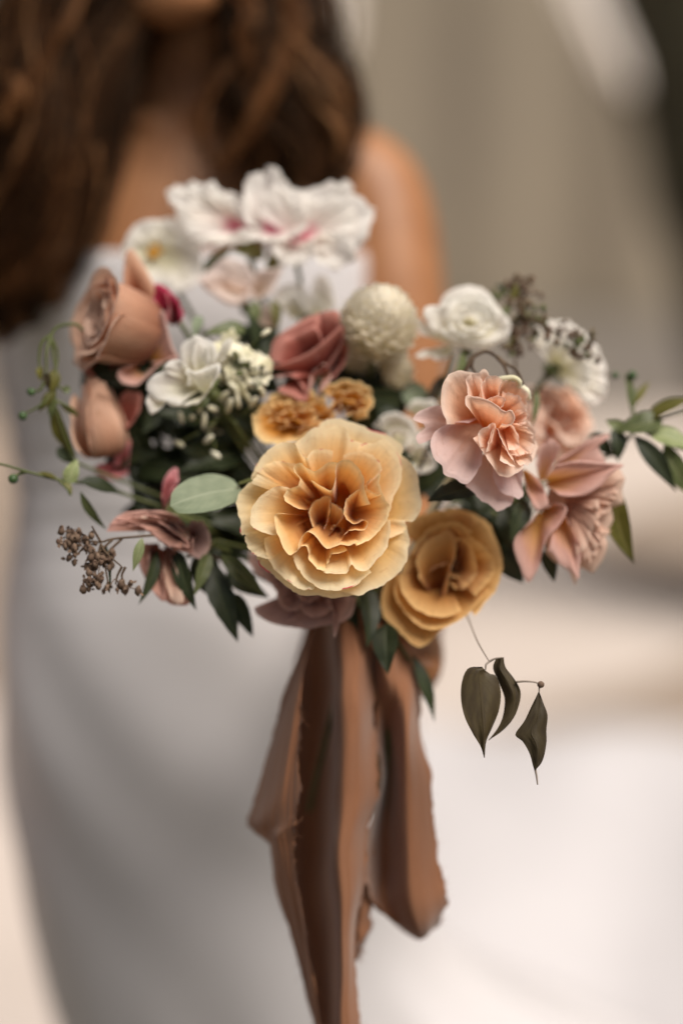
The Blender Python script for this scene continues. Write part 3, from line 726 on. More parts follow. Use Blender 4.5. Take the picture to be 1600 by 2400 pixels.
# back and top of the head
for k in range(15):
    a = math.pi * (-.08 + 1.16 * k / 14)
    ex, ey = math.cos(a), math.sin(a)
    lock([Vector((-.12, 1.10, 1.672)), Vector((-.12 + .055 * ex, 1.10 + .065 * ey, 1.655)), Vector((-.12 + .083 * ex, 1.105 + .095 * ey, 1.58)), Vector((-.12 + .088 * ex, 1.115 + .095 * ey, 1.48)), Vector((-.12 + .11 * ex, 1.14 + .085 * ey, 1.36)), Vector((-.12 + .115 * ex, 1.15 + .095 * ey, 1.22))], .022, 110, 0, .6, .006, 2)
V, F, uv = join(hparts)
mesh_obj('hair', V - np.array(PB), F, m_hair, person, uv)


# ------------------------------------------------------------------ silk ribbon
def ribbon_mat():
    m, nt, N, L = nodes_of('brown_silk')
    uv = N.new('ShaderNodeUVMap'); uv.uv_map = 'UVMap'
    mp = N.new('ShaderNodeMapping'); mp.inputs['Scale'].default_value = (70, 40, 1); L.new(uv.outputs[0], mp.inputs[0])
    nz = N.new('ShaderNodeTexNoise'); nz.inputs['Scale'].default_value = 3; nz.inputs['Detail'].default_value = 6; L.new(mp.outputs[0], nz.inputs['Vector'])
    n2 = N.new('ShaderNodeTexNoise'); n2.inputs['Scale'].default_value = 3; n2.inputs['Detail'].default_value = 3; L.new(uv.outputs[0], n2.inputs['Vector'])
    mx = N.new('ShaderNodeMix'); mx.data_type = 'RGBA'; mx.inputs[6].default_value = srgb(132, 88, 62); mx.inputs[7].default_value = srgb(150, 105, 77); L.new(n2.outputs[0], mx.inputs[0])
    bs = N.new('ShaderNodeBsdfPrincipled'); bs.inputs['Roughness'].default_value = .75; bs.inputs['Specular IOR Level'].default_value = .08; bs.inputs['Sheen Weight'].default_value = .3
    L.new(mx.outputs[2], bs.inputs['Base Color'])
    bp = N.new('ShaderNodeBump'); bp.inputs['Strength'].default_value = .3; bp.inputs['Distance'].default_value = .0006; L.new(nz.outputs[0], bp.inputs['Height']); L.new(bp.outputs[0], bs.inputs['Normal'])
    tr = N.new('ShaderNodeBsdfTranslucent'); L.new(mx.outputs[2], tr.inputs[0])
    ms = N.new('ShaderNodeMixShader'); ms.inputs[0].default_value = .18; L.new(bs.outputs[0], ms.inputs[1]); L.new(tr.outputs[0], ms.inputs[2])
    out = N.new('ShaderNodeOutputMaterial'); L.new(ms.outputs[0], out.inputs[0])
    return m


MAT['ribbon'] = ribbon_mat()
rbase = P(855, 1490, .79)
rib = empty('silk_ribbon', Matrix.Translation(rbase), 'brown silk ribbon with long frayed tails and a loop tied round the stems', 'ribbon')


def sheet(name, rows, parent, seed, nr=170, nc=72, fray=.0011, rip=.0006, crease=.0003):
    """rows: (py, [(px, depth[, own py])...])"""
    rng = np.random.default_rng(seed)
    K = len(rows[0][1])
    arr = np.array([[tuple(P(q[0], q[2] if len(q) > 2 else py, q[1]) - rbase) for q in cols] for py, cols in rows])      # R,K,3
    A = np.stack([spline(arr[:, k], nr) for k in range(K)], 1)
    S = np.stack([spline(A[i], nc) for i in range(nr)], 0)
    r = np.linspace(0, 1, nr); c = np.linspace(0, 1, nc)
    for side in (0, -1):
        j = fray * (rng.random(nr) - .5) + fray * 1.1 * wob(rng, r * 60, 4) + fray * 1.3 * wob(rng, r * 24, 3)
        dirv = S[:, side] - S[:, 1 if side == 0 else -2]
        dirv /= np.linalg.norm(dirv, axis=1)[:, None] + 1e-9
        S[:, side] += dirv * j[:, None]; S[:, 1 if side == 0 else -2] += dirv * j[:, None] * .5
        S[:, side, 1] += .0012 * wob(rng, r * 38, 4)                              # fluted edge
        S[:, 1 if side == 0 else -2, 1] += .0007 * wob(rng, r * 38, 3)
    cc, rr_ = c[None, :], r[:, None]
    S[:, :, 1] += rip * wob(rng, cc * 14 + rr_ * 5, 3) + rip * .18 * wob(rng, cc * 37 - rr_ * 11, 3)
    S[:, :, 1] += .0022 * wob(rng, rr_ * 9 + cc * 3.5, 3) * np.clip(rr_ * 6, 0, 1)
    S[:, :, 0] += .0014 * wob(rng, rr_ * 11 + cc * 2, 3) * np.clip(rr_ * 6, 0, 1)
    for _ in range(9):                                                           # sharp little creases running down the cloth
        c0 = rng.random(); sl = rng.normal() * .25; a_ = crease * (.4 + rng.random()); ra, rb = sorted(rng.random(2)); rb = max(rb, ra + .25)
        win = np.clip((rr_ - ra) * 7, 0, 1) * np.clip((rb - rr_) * 7, 0, 1)
        S[:, :, 1] -= a_ * win * np.exp(-np.abs(cc - c0 - sl * (rr_ - ra) - .03 * np.sin(rr_ * 14)) / .035)
    uv = np.stack(np.broadcast_arrays(cc, rr_ * 3), -1).reshape(-1, 2)
    o = mesh_obj(name, S.reshape(-1, 3), grid_faces(nr, nc), MAT['ribbon'], parent, uv)
    parts = []                                                                   # loose threads along both edges
    for side in (0, -1):
        for _ in range(90):
            i = rng.integers(2, nr - 2); p0 = S[i, side]; dv = S[i, side] - S[i, 3 if side == 0 else -4]; dv /= np.linalg.norm(dv) + 1e-9
            L_ = .0010 + .0030 * rng.random() ** 2
            parts.append(tube_arrays(np.array([p0 - dv * .0006, p0 + dv * L_ * .5 + rng.normal(size=3) * .0005, p0 + dv * L_ + rng.normal(size=3) * .001]), .00008, 3, closed=False))
    V, F, uv2 = join(parts); mesh_obj('frayed_thread', V, F, MAT['ribbon'], o, uv2)['kind'] = 'stuff'
    return o


sheet('ribbon_tail', [                      # panel at the left, drawn aside
    (1425, [(730, .796), (735, .790), (741, .788)]),
    (1500, [(709, .794), (718, .784), (728, .780)]),
    (1600, [(677, .795), (694, .778), (712, .772)]),
    (1700, [(646, .797), (676, .776), (704, .768)]),
    (1850, [(604, .801), (650, .776), (694, .765)]),
    (1922, [(582, .804), (640, .777), (690, .765)]),
    (1950, [(594, .803), (640, .778), (690, .766)]),
    (1985, [(628, .799), (656, .778), (692, .767)]),
    (2080, [(650, .799), (676, .780), (698, .769)]),
    (2200, [(688, .798), (704, .782), (718, .773)]),
    (2330, [(716, .798), (726, .785), (738, .776)]),
    (2460, [(742, .799), (748, .788), (756, .780)]),
    (2640, [(748, .801), (754, .790), (762, .784)])], rib, 201, nc=52)
sheet('ribbon_tail', [                      # deep fold, then the middle panel
    (1425, [(728, 0.856), (750, 0.877), (768, 0.851), (784, .790), (822, .785), (868, .790)]),
    (1500, [(708, 0.865), (742, 0.889), (768, 0.861), (784, .785), (826, .776), (874, .788)]),
    (1600, [(690, 0.872), (740, 0.901), (768, 0.871), (784, .780), (829, .768), (877, .786)]),
    (1700, [(680, 0.876), (736, 0.907), (767, 0.877), (785, .778), (833, .766), (873, .784)]),
    (1850, [(672, 0.880), (730, 0.911), (762, 0.881), (782, .776), (834, .764), (888, .782)]),
    (1960, [(672, 0.880), (730, 0.911), (762, 0.881), (781, .776), (824, .764), (868, .782)]),
    (2080, [(680, 0.878), (732, 0.909), (764, 0.877), (784, .778), (816, .767), (847, .783)]),
    (2200, [(700, 0.874), (744, 0.903), (770, 0.871), (787, .780), (810, .771), (829, .783)]),
    (2330, [(722, 0.870), (756, 0.895), (776, 0.865), (790, .783), (813, .774), (839, .785)]),
    (2460, [(744, 0.864), (768, 0.887), (784, 0.859), (794, .785), (817, .777), (848, .786)]),
    (2640, [(750, 0.862), (774, 0.881), (788, 0.855), (798, .788), (818, .781), (844, .788)])], rib, 204, nc=80)
sheet('ribbon_loop', [
    (1470, [(866, .793), (888, .787), (922, .789), (955, .797)]),
    (1560, [(864, .793), (892, .778), (935, .785), (975, .796)]),
    (1620, [(866, .792), (900, .782), (945, .778), (986, .795)]),
    (1720, [(874, .791), (908, .801), (950, .772), (988, .792)]),
    (1830, [(891, .789), (916, .812), (953, .772), (1011, .790)]),
    (1960, [(862, .786), (904, .818), (951, .772), (1027, .789)]),
    (2050, [(853, .785), (902, .816), (958, .773), (1038, .789)]),
    (2110, [(862, .788, 2080), (905, .806, 2110), (966, .776, 2130), (1042, .791, 2105)]),
    (2160, [(884, .797, 2128), (925, .799, 2160), (978, .786, 2182), (1032, .799, 2150)]),
    (2195, [(910, .812, 2150), (940, .814, 2180), (984, .806, 2198), (1020, .812, 2172)]),
    (2170, [(890, .826, 2130), (930, .828, 2160), (980, .828, 2178), (1030, .827, 2150)]),
    (2050, [(868, .832), (910, .838), (965, .838), (1032, .833)]),
    (1800, [(880, .833), (905, .840), (950, .840), (995, .834)]),
    (1600, [(868, .824), (890, .830), (930, .830), (968, .824)]),
    (1490, [(862, .812), (885, .814), (915, .814), (945, .812)])], rib, 202, nr=240, nc=52)
sheet('ribbon_tail', [
    (1940, [(856, .800), (864, .797), (872, .800)]), (2020, [(842, .799), (856, .795), (872, .800)]), (2110, [(834, .800), (852, .793), (872, .800)]), (2180, [(820, .800), (842, .793), (864, .801)]), (2225, [(808, .801), (832, .794), (852, .803)]), (2248, [(812, .806), (824, .801), (840, .807)])], rib, 203, nr=60, nc=20, fray=.0007, crease=.0006)
hp = spline([GATHER + Vector((0, 0, .012)), GATHER, GATHER.lerp(HANDLE_END, .22), GATHER.lerp(HANDLE_END, .45)], 24)
V, F, uv = tube_arrays(np.array(hp) - np.array(rbase), np.linspace(.0155, .0135, 24) + .0006 * np.sin(np.arange(24) * 2.1), 20)
mesh_obj('binding', V, F, MAT['ribbon'], rib, uv)


VIEW = Matrix((RGT, UPV, -FWD)).transposed().to_4x4()        # local x right, y up, z towards the viewer


def traced_petal(e, rng, mat, claw, rim, lip=1.5, bulge=0.0, low=.12, spread=.10, nu=33, nv=14, roll=.0, edge=.25, name='petal', k1=.42, k2=.86, crum=.55, warp=.55):
    """petal lofted from its claw (x,y,z mm) to a rim curve (n,3 mm); the rim carries the folds"""
    R = spline(rim, nu)
    u = np.linspace(0, 1, nu)
    R[:, :2] += edge * np.stack([wob(rng, u * 30, 4), wob(rng, u * 30 + 5, 4)], -1)
    R[:, 2] += edge * 1.5 * wob(rng, u * 11, 3)
    R[1:-1, :2] += warp * np.stack([wob(rng, u * 8, 3), wob(rng, u * 8 + 3, 3)], -1)[1:-1]; R[:, 2] += warp * 1.6 * wob(rng, u * 7, 3)
    R[:, :2] += .10 * min(1, edge * 2) * rng.normal(size=(nu, 2))
    c = np.array(claw, float); mean = R.mean(0)
    B0 = c + spread * (R - mean) * np.array([1, 1, .3])
    d = R - B0
    B1 = B0 + k1 * d; B1[:, 2] = B0[:, 2] + low * d[:, 2] + bulge
    B2 = B0 + k2 * d; B2[:, 2] = B0[:, 2] + k2 * d[:, 2] + bulge * .9 + lip
    B3 = R
    t = np.linspace(0, 1, nv)[:, None, None]
    t = t ** .9
    S = (1 - t) ** 3 * B0 + 3 * (1 - t) ** 2 * t * B1 + 3 * (1 - t) * t * t * B2 + t ** 3 * B3
    if roll:
        q = np.clip((t - .86) / .14, 0, 1) ** 2 * roll
        S[:, :, 2] -= q[:, :, 0]
    # shallow buckling of the blade
    vv = np.linspace(0, 1, nv)[:, None]
    S[:, :, 2] += crum * vv * (1 - vv * .4) * wob(rng, u[None, :] * 9 + vv * 2, 3)
    uv = np.stack(np.broadcast_arrays(u[None, :], vv), -1).reshape(-1, 2)
    return mesh_obj(name, S.reshape(-1, 3) * .001, grid_faces(nv, nu), mat, e, uv)


def traced(name, label, org, sc, ctr, depth, petals, mat, seed=1, tilt=(0, 0), group='bouquet flowers', cat='flower', zc=-12, stem_at=None, sepals=None, stem=True, default=None):
    """flower whose petals are given as outlines on photo crops; org/sc turn crop units into photo pixels, ctr is the centre in crop units.
    petal: (claw_x, claw_y, claw_z, rim_z, [(x, y[, z])...], options)"""
    rng = np.random.default_rng(seed)
    px = lambda p: (org[0] + p[0] * sc, org[1] + p[1] * sc)
    c = px(ctr); pos = P(c[0], c[1], depth)
    M = Matrix.Translation(pos) @ VIEW
    e = empty(name, M, label, cat, group)
    mm = depth / FPX * 1000

    def loc(p, z):
        q = px(p); x = (q[0] - c[0]) * mm; y = (c[1] - q[1]) * mm
        return (x, y, z - tilt[0] * x - tilt[1] * y)
    for pt in petals:
        cx, cy, cz, rz, rim = pt[:5]; op = dict(pt[5]) if len(pt) > 5 else {}
        m = MAT[op.pop('mat', mat)]
        traced_petal(e, rng, m, loc((cx, cy), cz), [loc(p, p[2] if len(p) > 2 else rz) for p in rim], **{'name': 'petal', **(default or {}), **op})
    sl = Vector(loc(stem_at or ctr, zc - 3)) * .001
    if sepals:
        for (sx, sy, tx, ty, w) in sepals:
            a = Vector(loc((sx, sy), zc + 1)); b = Vector(loc((tx, ty), zc + 4))
            blade(e, 'sepal', a * .001, b * .001, w * .001, Vector((0, 0, 1)), MAT['leaf_mid'], rng, bend=.15, nu=7, nv=9)
    V, F, uv = ball_arrays(tuple(sl), .0042, 10, 8); mesh_obj('calyx', V, F, MAT['stem'], e, uv)
    if stem:
        Mi = M.inverted(); a = M @ sl
        jit = Vector((rng.normal() * .006, rng.normal() * .006, rng.normal() * .004))
        pts = [a, a.lerp(GATHER, .45) + Vector((0, .025, .0)), GATHER + jit, HANDLE_END + jit * 2]
        V, F, uv = tube_arrays(spline([Mi @ p for p in pts], 18), .0017, 6)
        mesh_obj('stem', V, F, MAT['stem'], e, uv)
    return e


def blade(parent, name, a, b, w, nrm, mat, rng, bend=.12, fold=.18, shape='ovate', serr=0.0, wave=.06, twist=0.0, nu=9, nv=17):
    """leaf from a to b (parent space), half-width w, facing nrm"""
    a = Vector(a); b = Vector(b); ax = (b - a); L = ax.length; ax.normalize()
    side = ax.cross(nrm).normalized(); up = side.cross(ax).normalized()
    v = np.linspace(0, 1, nv)[:, None]; s = np.linspace(-1, 1, nu)[None, :]
    if shape == 'ovate': prof = np.sin(np.pi * v ** .72) ** .85 * (1 - .25 * v)
    elif shape == 'lance': prof = np.sin(np.pi * v ** .8) ** 1.1
    elif shape == 'heart': prof = np.minimum(1, (v / .10) ** .55) * np.clip(1 - v, 0, 1) ** .62 * 1.12 * (1 - .15 * v)
    else: prof = np.sqrt(np.clip(1 - (2 * v - 1) ** 2, 0, 1)) ** .9
    prof = prof + .004
    if serr: prof = prof * (1 + serr * ((v * 11) % 1 - .5))
    ww = w * prof * (1 + .05 * rng.normal())
    tw = twist * v
    x = s * ww
    z = bend * L * 4 * (v - v * v) * .5 - bend * L * v * v + fold * np.abs(x) + wave * w * np.abs(s) * wob(rng, v * 9 + np.sign(s) * 2, 3)
    lat = .05 * L * np.sin(v * np.pi) * rng.normal() * .6
    xs = x * np.cos(tw) - z * 0; zs = z + x * np.sin(tw)
    A = np.array(a); AX = np.array(ax); SD = np.array(side); UP = np.array(up)
    S = A + (v * L)[..., None] * AX + (xs + lat)[..., None] * SD + zs[..., None] * UP
    uv = np.stack(np.broadcast_arrays(s * .5 + .5, v), -1).reshape(-1, 2)
    return mesh_obj(name, S.reshape(-1, 3), grid_faces(nv, nu), mat, parent, uv)


def outline_leaf(parent, name, left, right, mat, rng, base, sc, org, bow=.003, nr=26, nc=9):
    """leaf blade between two edge curves (photo units, depth); bow lifts the middle towards the viewer"""
    tx = lambda q: np.array(P(org[0] + q[0] * sc, org[1] + q[1] * sc, q[2]) - base)
    A = spline([tx(q) for q in left], nr); B = spline([tx(q) for q in right], nr)
    c = np.linspace(0, 1, nc)[None, :, None]
    S = A[:, None] * (1 - c) + B[:, None] * c
    w = np.linalg.norm(B - A, axis=1)[:, None]
    S = S - np.array(FWD)[None, None] * (bow * (np.abs(c[..., 0] - .5) * -2 + 1) * np.minimum(1, w / .01) + .0012 * wob(rng, c[..., 0] * 7 + np.linspace(0, 6, nr)[:, None], 3))[..., None]
    uv = np.stack(np.broadcast_arrays(c[..., 0], np.linspace(0, 1, nr)[:, None]), -1).reshape(-1, 2)
    return mesh_obj(name, S.reshape(-1, 3), grid_faces(nr, nc), mat, parent, uv)


# ------------------------------------------------------------------ the bouquet: traced flowers
A = [  # big apricot rose: claw, rim height, rim outline (crop units)
    (830, 930, -17, -7, [(300, 1200), (320, 1250), (420, 1330), (520, 1410), (600, 1455), (720, 1465), (860, 1478), (1000, 1462)], dict(mat='apricot')),
    (850, 850, -17, -5, [(700, 300), (760, 245), (820, 222), (900, 228), (1000, 260), (1100, 300), (1200, 340), (1290, 390), (1322, 440), (1300, 540)]),
    (900, 900, -17, -4, [(1280, 480), (1360, 520), (1410, 600), (1437, 720), (1447, 800), (1440, 880), (1390, 960), (1332, 945), (1340, 1000), (1300, 1035), (1220, 1070)]),
    (880, 940, -17, -5, [(1330, 990), (1362, 1080), (1352, 1150), (1340, 1230), (1280, 1310), (1180, 1390), (1080, 1432), (1000, 1462), (880, 1430)]),
    (740, 880, -17, -4, [(300, 640), (205, 720), (163, 800), (166, 880), (190, 960), (190, 1042), (260, 1035)]),
    (760, 850, -16, -2, [(255, 660), (282, 585), (330, 500), (400, 440), (480, 408), (580, 400)]),
    (740, 930, -16, -1, [(225, 1030), (232, 1110), (270, 1165), (330, 1195), (400, 1215)]),
    (790, 930, -16, -1, [(355, 1070), (372, 1180), (440, 1290), (520, 1360), (600, 1412), (700, 1415)]),
    (900, 880, -15, 2, [(1000, 420), (1060, 408), (1120, 402), (1190, 380), (1250, 420), (1290, 500), (1312, 600), (1290, 700), (1250, 790), (1225, 880)]),
    (830, 930, -15, 2, [(550, 1190), (580, 1260), (620, 1320), (700, 1390), (800, 1420), (900, 1416), (1000, 1380), (1090, 1300)]),
    (800, 850, -15, 2, [(560, 420), (640, 330), (720, 290), (800, 296), (880, 280), (930, 320), (960, 380), (1030, 400), (1062, 445)]),
    (760, 860, -14, 5, [(268, 690), (320, 600), (400, 545), (480, 538), (590, 560)]),
    (760, 850, -14, 6, [(290, 600), (350, 500), (420, 425), (500, 400), (560, 410), (610, 470), (645, 515), (680, 470), (740, 450), (830, 462)]),
    (870, 860, -14, 6, [(900, 490), (1000, 465), (1080, 480), (1150, 540), (1166, 600), (1110, 660)]),
    (730, 890, -14, 7, [(520, 712), (430, 715), (350, 760), (290, 830), (268, 900), (275, 980), (330, 1020), (440, 1052)]),
    (880, 930, -14, 6, [(1218, 940), (1222, 1040), (1180, 1160), (1110, 1235), (1050, 1290), (990, 1280), (955, 1252), (920, 1300), (850, 1312), (760, 1295)]),
    (920, 900, -14, 9, [(1165, 600), (1148, 660), (1165, 760), (1222, 850), (1205, 930), (1150, 1010), (1080, 1080), (990, 1120)], dict(mat='apricot_in')),
    (950, 850, -12, 9, [(1090, 650), (1058, 700), (1100, 748), (1172, 775)], dict(mat='apricot_in')),
    (770, 990, -20, 8, [(590, 1120), (650, 1128), (668, 1215), (720, 1270), (775, 1282), (800, 1230), (830, 1180), (930, 1150)], dict(mat='apricot_in')),
    (780, 940, -22, 12, [(520, 905), (445, 898), (430, 950), (460, 1060), (530, 1172), (580, 1160), (610, 1080), (640, 1030), (700, 1040), (740, 1090), (790, 1142), (870, 1110), (940, 1115), (1010, 1090)], dict(mat='apricot_in', nu=49)),
    (770, 860, -22, 13, [(600, 865), (530, 832), (492, 780), (520, 740), (590, 710), (598, 650), (558, 605), (560, 568), (605, 548), (660, 590), (720, 600), (800, 548), (870, 548)], dict(mat='apricot_in', nu=49)),
    (860, 860, -22, 14, [(672, 665), (720, 690), (812, 738), (838, 690), (845, 590), (880, 535), (940, 530), (1000, 575), (1040, 640), (1045, 730), (1085, 840)], dict(mat='apricot_in', nu=41)),
    (1000, 930, -20, 11, [(1005, 728), (950, 770), (910, 820), (903, 880), (920, 935), (970, 968), (1040, 942), (1068, 968), (1040, 1012), (960, 1015), (900, 1045), (868, 1110)], dict(mat='apricot_in', nu=41, k2=.95)),
    (800, 1040, -18, -2, [(818, 828), (850, 840), (890, 868), (908, 908), (870, 955), (805, 1045)], dict(mat='apricot_in', spread=.2)),
    (755, 1000, -18, 1, [(690, 990), (663, 900), (675, 840), (730, 795), (795, 772), (816, 800), (800, 900), (765, 1000)], dict(mat='apricot_in', spread=.2, bulge=2)),
    (870, 1000, -20, -5, [(812, 1010), (830, 980), (880, 990), (890, 1030), (850, 1060)], dict(mat='apricot_in')),
]
traced('garden_rose', 'large open apricot yellow rose with ruffled centre, in the middle of the bouquet', (500, 900), .338, (820, 900), .744, A, 'apricot', seed=5, tilt=(.06, .26), cat='rose', zc=-16, default=dict(warp=.25, edge=.32))

B = [
    (1200, 1150, -22, -10, [(900, 1200), (885, 1300), (890, 1390), (940, 1450), (1000, 1500), (1060, 1560), (1120, 1545), (1200, 1475), (1320, 1400)], dict(lip=2)),
    (1230, 1130, -22, -6, [(1280, 830), (1380, 860), (1460, 930), (1500, 1020), (1520, 1120), (1502, 1230), (1440, 1320), (1370, 1395)], dict(lip=2.5)),
    (1220, 1130, -22, -4, [(1000, 960), (1060, 880), (1160, 850), (1260, 828), (1340, 850), (1400, 900)], dict(lip=2.5)),
    (1210, 1150, -27, -3, [(960, 1180), (950, 1280), (1010, 1380), (1080, 1450), (1160, 1470), (1280, 1420), (1380, 1340), (1445, 1260)], dict(lip=2.5)),
    (1200, 1140, -27, 1, [(1035, 1050), (1000, 1130), (978, 1230), (1020, 1320), (1090, 1372), (1200, 1400), (1300, 1370)], dict(lip=2)),
    (1230, 1120, -27, 2, [(1240, 905), (1300, 960), (1370, 990), (1440, 1050), (1470, 1120), (1448, 1210), (1370, 1290)], dict(lip=2)),
    (1210, 1130, -27, 4, [(1030, 1070), (1080, 990), (1140, 935), (1210, 905), (1290, 905), (1360, 950)], dict(lip=1.5)),
    (1240, 1120, -27, 3, [(1270, 985), (1330, 1000), (1375, 1080), (1372, 1180), (1310, 1255)], dict(lip=1)),
    (1185, 1285, -18, 0, [(1075, 1190), (1062, 1110), (1100, 1025), (1180, 965), (1240, 950), (1275, 1000), (1262, 1080), (1235, 1170), (1225, 1270)], dict(lip=1, bulge=3, spread=.2)),
    (1240, 1150, -22, -8, [(1235, 1190), (1290, 1200), (1345, 1208), (1335, 1250), (1290, 1258), (1250, 1240)], dict(spread=.2)),
    (1280, 1130, -22, -6, [(1275, 1010), (1325, 1045), (1300, 1080), (1275, 1150)], dict(spread=.2)),
    (1170, 1130, -22, -4, [(1140, 1190), (1160, 1150), (1240, 1120), (1250, 1190)], dict(spread=.2)),
]
traced('garden_rose', 'deep amber gold rose tucked beneath the large apricot one, upper right of the ribbon', (500, 820), .4464, (1215, 1130), .775, B, 'amber', seed=8, cat='rose', zc=-26, tilt=(-.05, .22), default=dict(warp=.45, edge=.3, crum=.6, nu=41))

Cc = [
    (480, 850, -16, -9, [(330, 780), (250, 785), (150, 855), (212, 888), (170, 940), (188, 985), (270, 960)], dict(mat='blush_pink')),
    (600, 950, -16, -8, [(430, 1200), (470, 1240), (520, 1292), (560, 1310), (605, 1338), (665, 1310), (690, 1240)], dict(mat='blush_pink')),
    (620, 900, -15, -5, [(570, 1160), (615, 1235), (680, 1262), (730, 1262), (738, 1180), (725, 1090)], dict(mat='blush_pink')),
    (600, 830, -14, -4, [(742, 690), (762, 760), (752, 830), (782, 890), (818, 960), (810, 1030), (780, 1082), (740, 1100), (680, 1112)], dict(edge=.7)),
    (520, 850, -15, 0, [(440, 880), (340, 880), (262, 930), (240, 1000), (262, 1080), (302, 1100), (310, 1152), (362, 1168), (420, 1198), (470, 1160), (505, 1100)], dict(mat='blush_pink', bulge=2)),
    (520, 850, -14, 3, [(320, 890), (292, 800), (300, 690), (332, 630), (380, 604), (420, 612), (480, 620), (520, 602), (560, 640)], dict(bulge=2)),
    (600, 800, -13, 2, [(500, 645), (560, 636), (620, 650), (690, 662), (742, 700), (758, 780)], dict(edge=.6)),
    (620, 830, -10, 6, [(610, 715), (680, 730), (722, 760), (742, 820), (752, 890)], dict(edge=.7)),
    (560, 850, -12, 8, [(432, 760), (424, 660), (460, 628), (502, 660), (492, 770)]),
    (590, 800, -12, 10, [(502, 780), (500, 690), (540, 640), (600, 648), (595, 730)]),
    (620, 880, -10, 6, [(700, 800), (745, 830), (735, 880), (700, 900)], dict(edge=.6)),
    (630, 880, -12, 7, [(690, 880), (740, 900), (782, 940), (772, 1000), (722, 1042), (680, 1062)], dict(edge=.6)),
    (600, 900, -12, 7, [(458, 965), (490, 1020), (540, 1082), (600, 1152), (650, 1158), (702, 1130), (725, 1105)]),
    (630, 940, -11, 8, [(610, 1005), (660, 1040), (720, 1052), (762, 1040), (755, 1080), (700, 1102)], dict(edge=.5)),
    (640, 860, -9, 10, [(600, 905), (650, 890), (690, 940), (697, 1010), (640, 1025)]),
    (640, 920, -9, 12, [(530, 1000), (548, 925), (575, 915), (605, 990), (640, 1050), (674, 1085), (662, 1112), (590, 1080)], dict(bulge=1)),
    (610, 1000, -9, 12, [(485, 1010), (482, 940), (520, 900), (562, 888), (545, 980), (515, 1035)], dict(bulge=1)),
    (570, 930, -9, 15, [(412, 800), (418, 745), (500, 758), (570, 800), (610, 825), (650, 814), (672, 850), (662, 892), (600, 890)], dict(bulge=4)),
    (570, 830, -9, 9, [(515, 770), (560, 748), (612, 740), (624, 770), (600, 805)], dict(bulge=2)),
]
traced('garden_rose', 'peach rose with ruffled centre and pale pink outer petals, right of the large apricot one', (900, 600), .4464, (590, 880), .744, Cc, 'peach', seed=11, tilt=(.22, .05), cat='rose', zc=-15)

Dd = [
    (480, 700, -12, -3, [(850, 660), (960, 550), (1060, 520), (1092, 590), (1068, 700), (1082, 800), (1000, 850), (1002, 950), (940, 1050), (962, 1130), (920, 1250), (830, 1370), (740, 1340), (680, 1462), (640, 1370), (520, 1270), (440, 1190)], dict(mat='pale_dusty', bulge=8, nu=49, edge=.8)),
    (620, 780, -6, 3, [(960, 690), (930, 780), (960, 860), (900, 920), (862, 950), (850, 1000), (902, 1060), (930, 1130), (880, 1230), (800, 1310), (700, 1290)], dict(mat='pale_dusty', bulge=5, edge=.8)),
    (650, 800, -4, 7, [(880, 760), (850, 850), (860, 930), (800, 1040), (790, 1110), (740, 1180), (690, 1230)], dict(mat='pale_dusty', bulge=4, edge=.8)),
    (560, 820, -4, 8, [(600, 920), (640, 1000), (692, 1120), (702, 1290), (690, 1410), (640, 1350), (560, 1290), (450, 1190)], dict(bulge=3)),
    (640, 820, -2, 6, [(930, 880), (880, 900), (850, 960), (870, 1010), (830, 1060), (810, 1110), (850, 1150), (800, 1200), (760, 1260)], dict(mat='pale_dusty', bulge=3, edge=1.0, crum=1)),
    (680, 900, -2, 5, [(960, 1020), (900, 1080), (860, 1090), (900, 1130), (860, 1200), (820, 1230), (780, 1300)], dict(mat='pale_dusty', bulge=3, edge=1.0, crum=1)),
    (700, 760, -2, 4, [(1060, 600), (1020, 640), (1040, 700), (990, 720), (1010, 790), (950, 800), (960, 850)], dict(mat='pale_dusty', bulge=3, edge=1.0, crum=1)),
    (480, 600, -12, -6, [(560, 445), (720, 330), (860, 250), (972, 232), (965, 275), (900, 330), (940, 462), (700, 465)], dict(bulge=2)),
    (430, 620, -10, 0, [(365, 480), (400, 340), (450, 285), (520, 290), (562, 340), (520, 440), (470, 545)], dict(bulge=1)),
    (470, 620, -8, 8, [(515, 490), (700, 462), (900, 475), (1062, 485), (960, 560), (860, 660), (760, 735), (640, 757), (530, 730)], dict(bulge=6)),
    (270, 520, -8, 6, [(275, 660), (330, 820), (390, 852), (444, 800), (440, 720), (390, 632), (330, 570)], dict(bulge=4)),
    (430, 860, -8, 6, [(455, 838), (530, 798), (602, 830), (595, 900), (520, 990), (450, 1070), (400, 1180), (390, 1310), (300, 1442), (230, 1340), (170, 1110), (330, 950)], dict(bulge=4, nu=41)),
]
traced('garden_rose', 'dusty pink rose seen from the side with curled outer petals, furthest right of the roses', (1150, 950), .287, (600, 760), .775, Dd, 'dusty_pink', seed=12, cat='rose', zc=-14, stem_at=(400, 660))

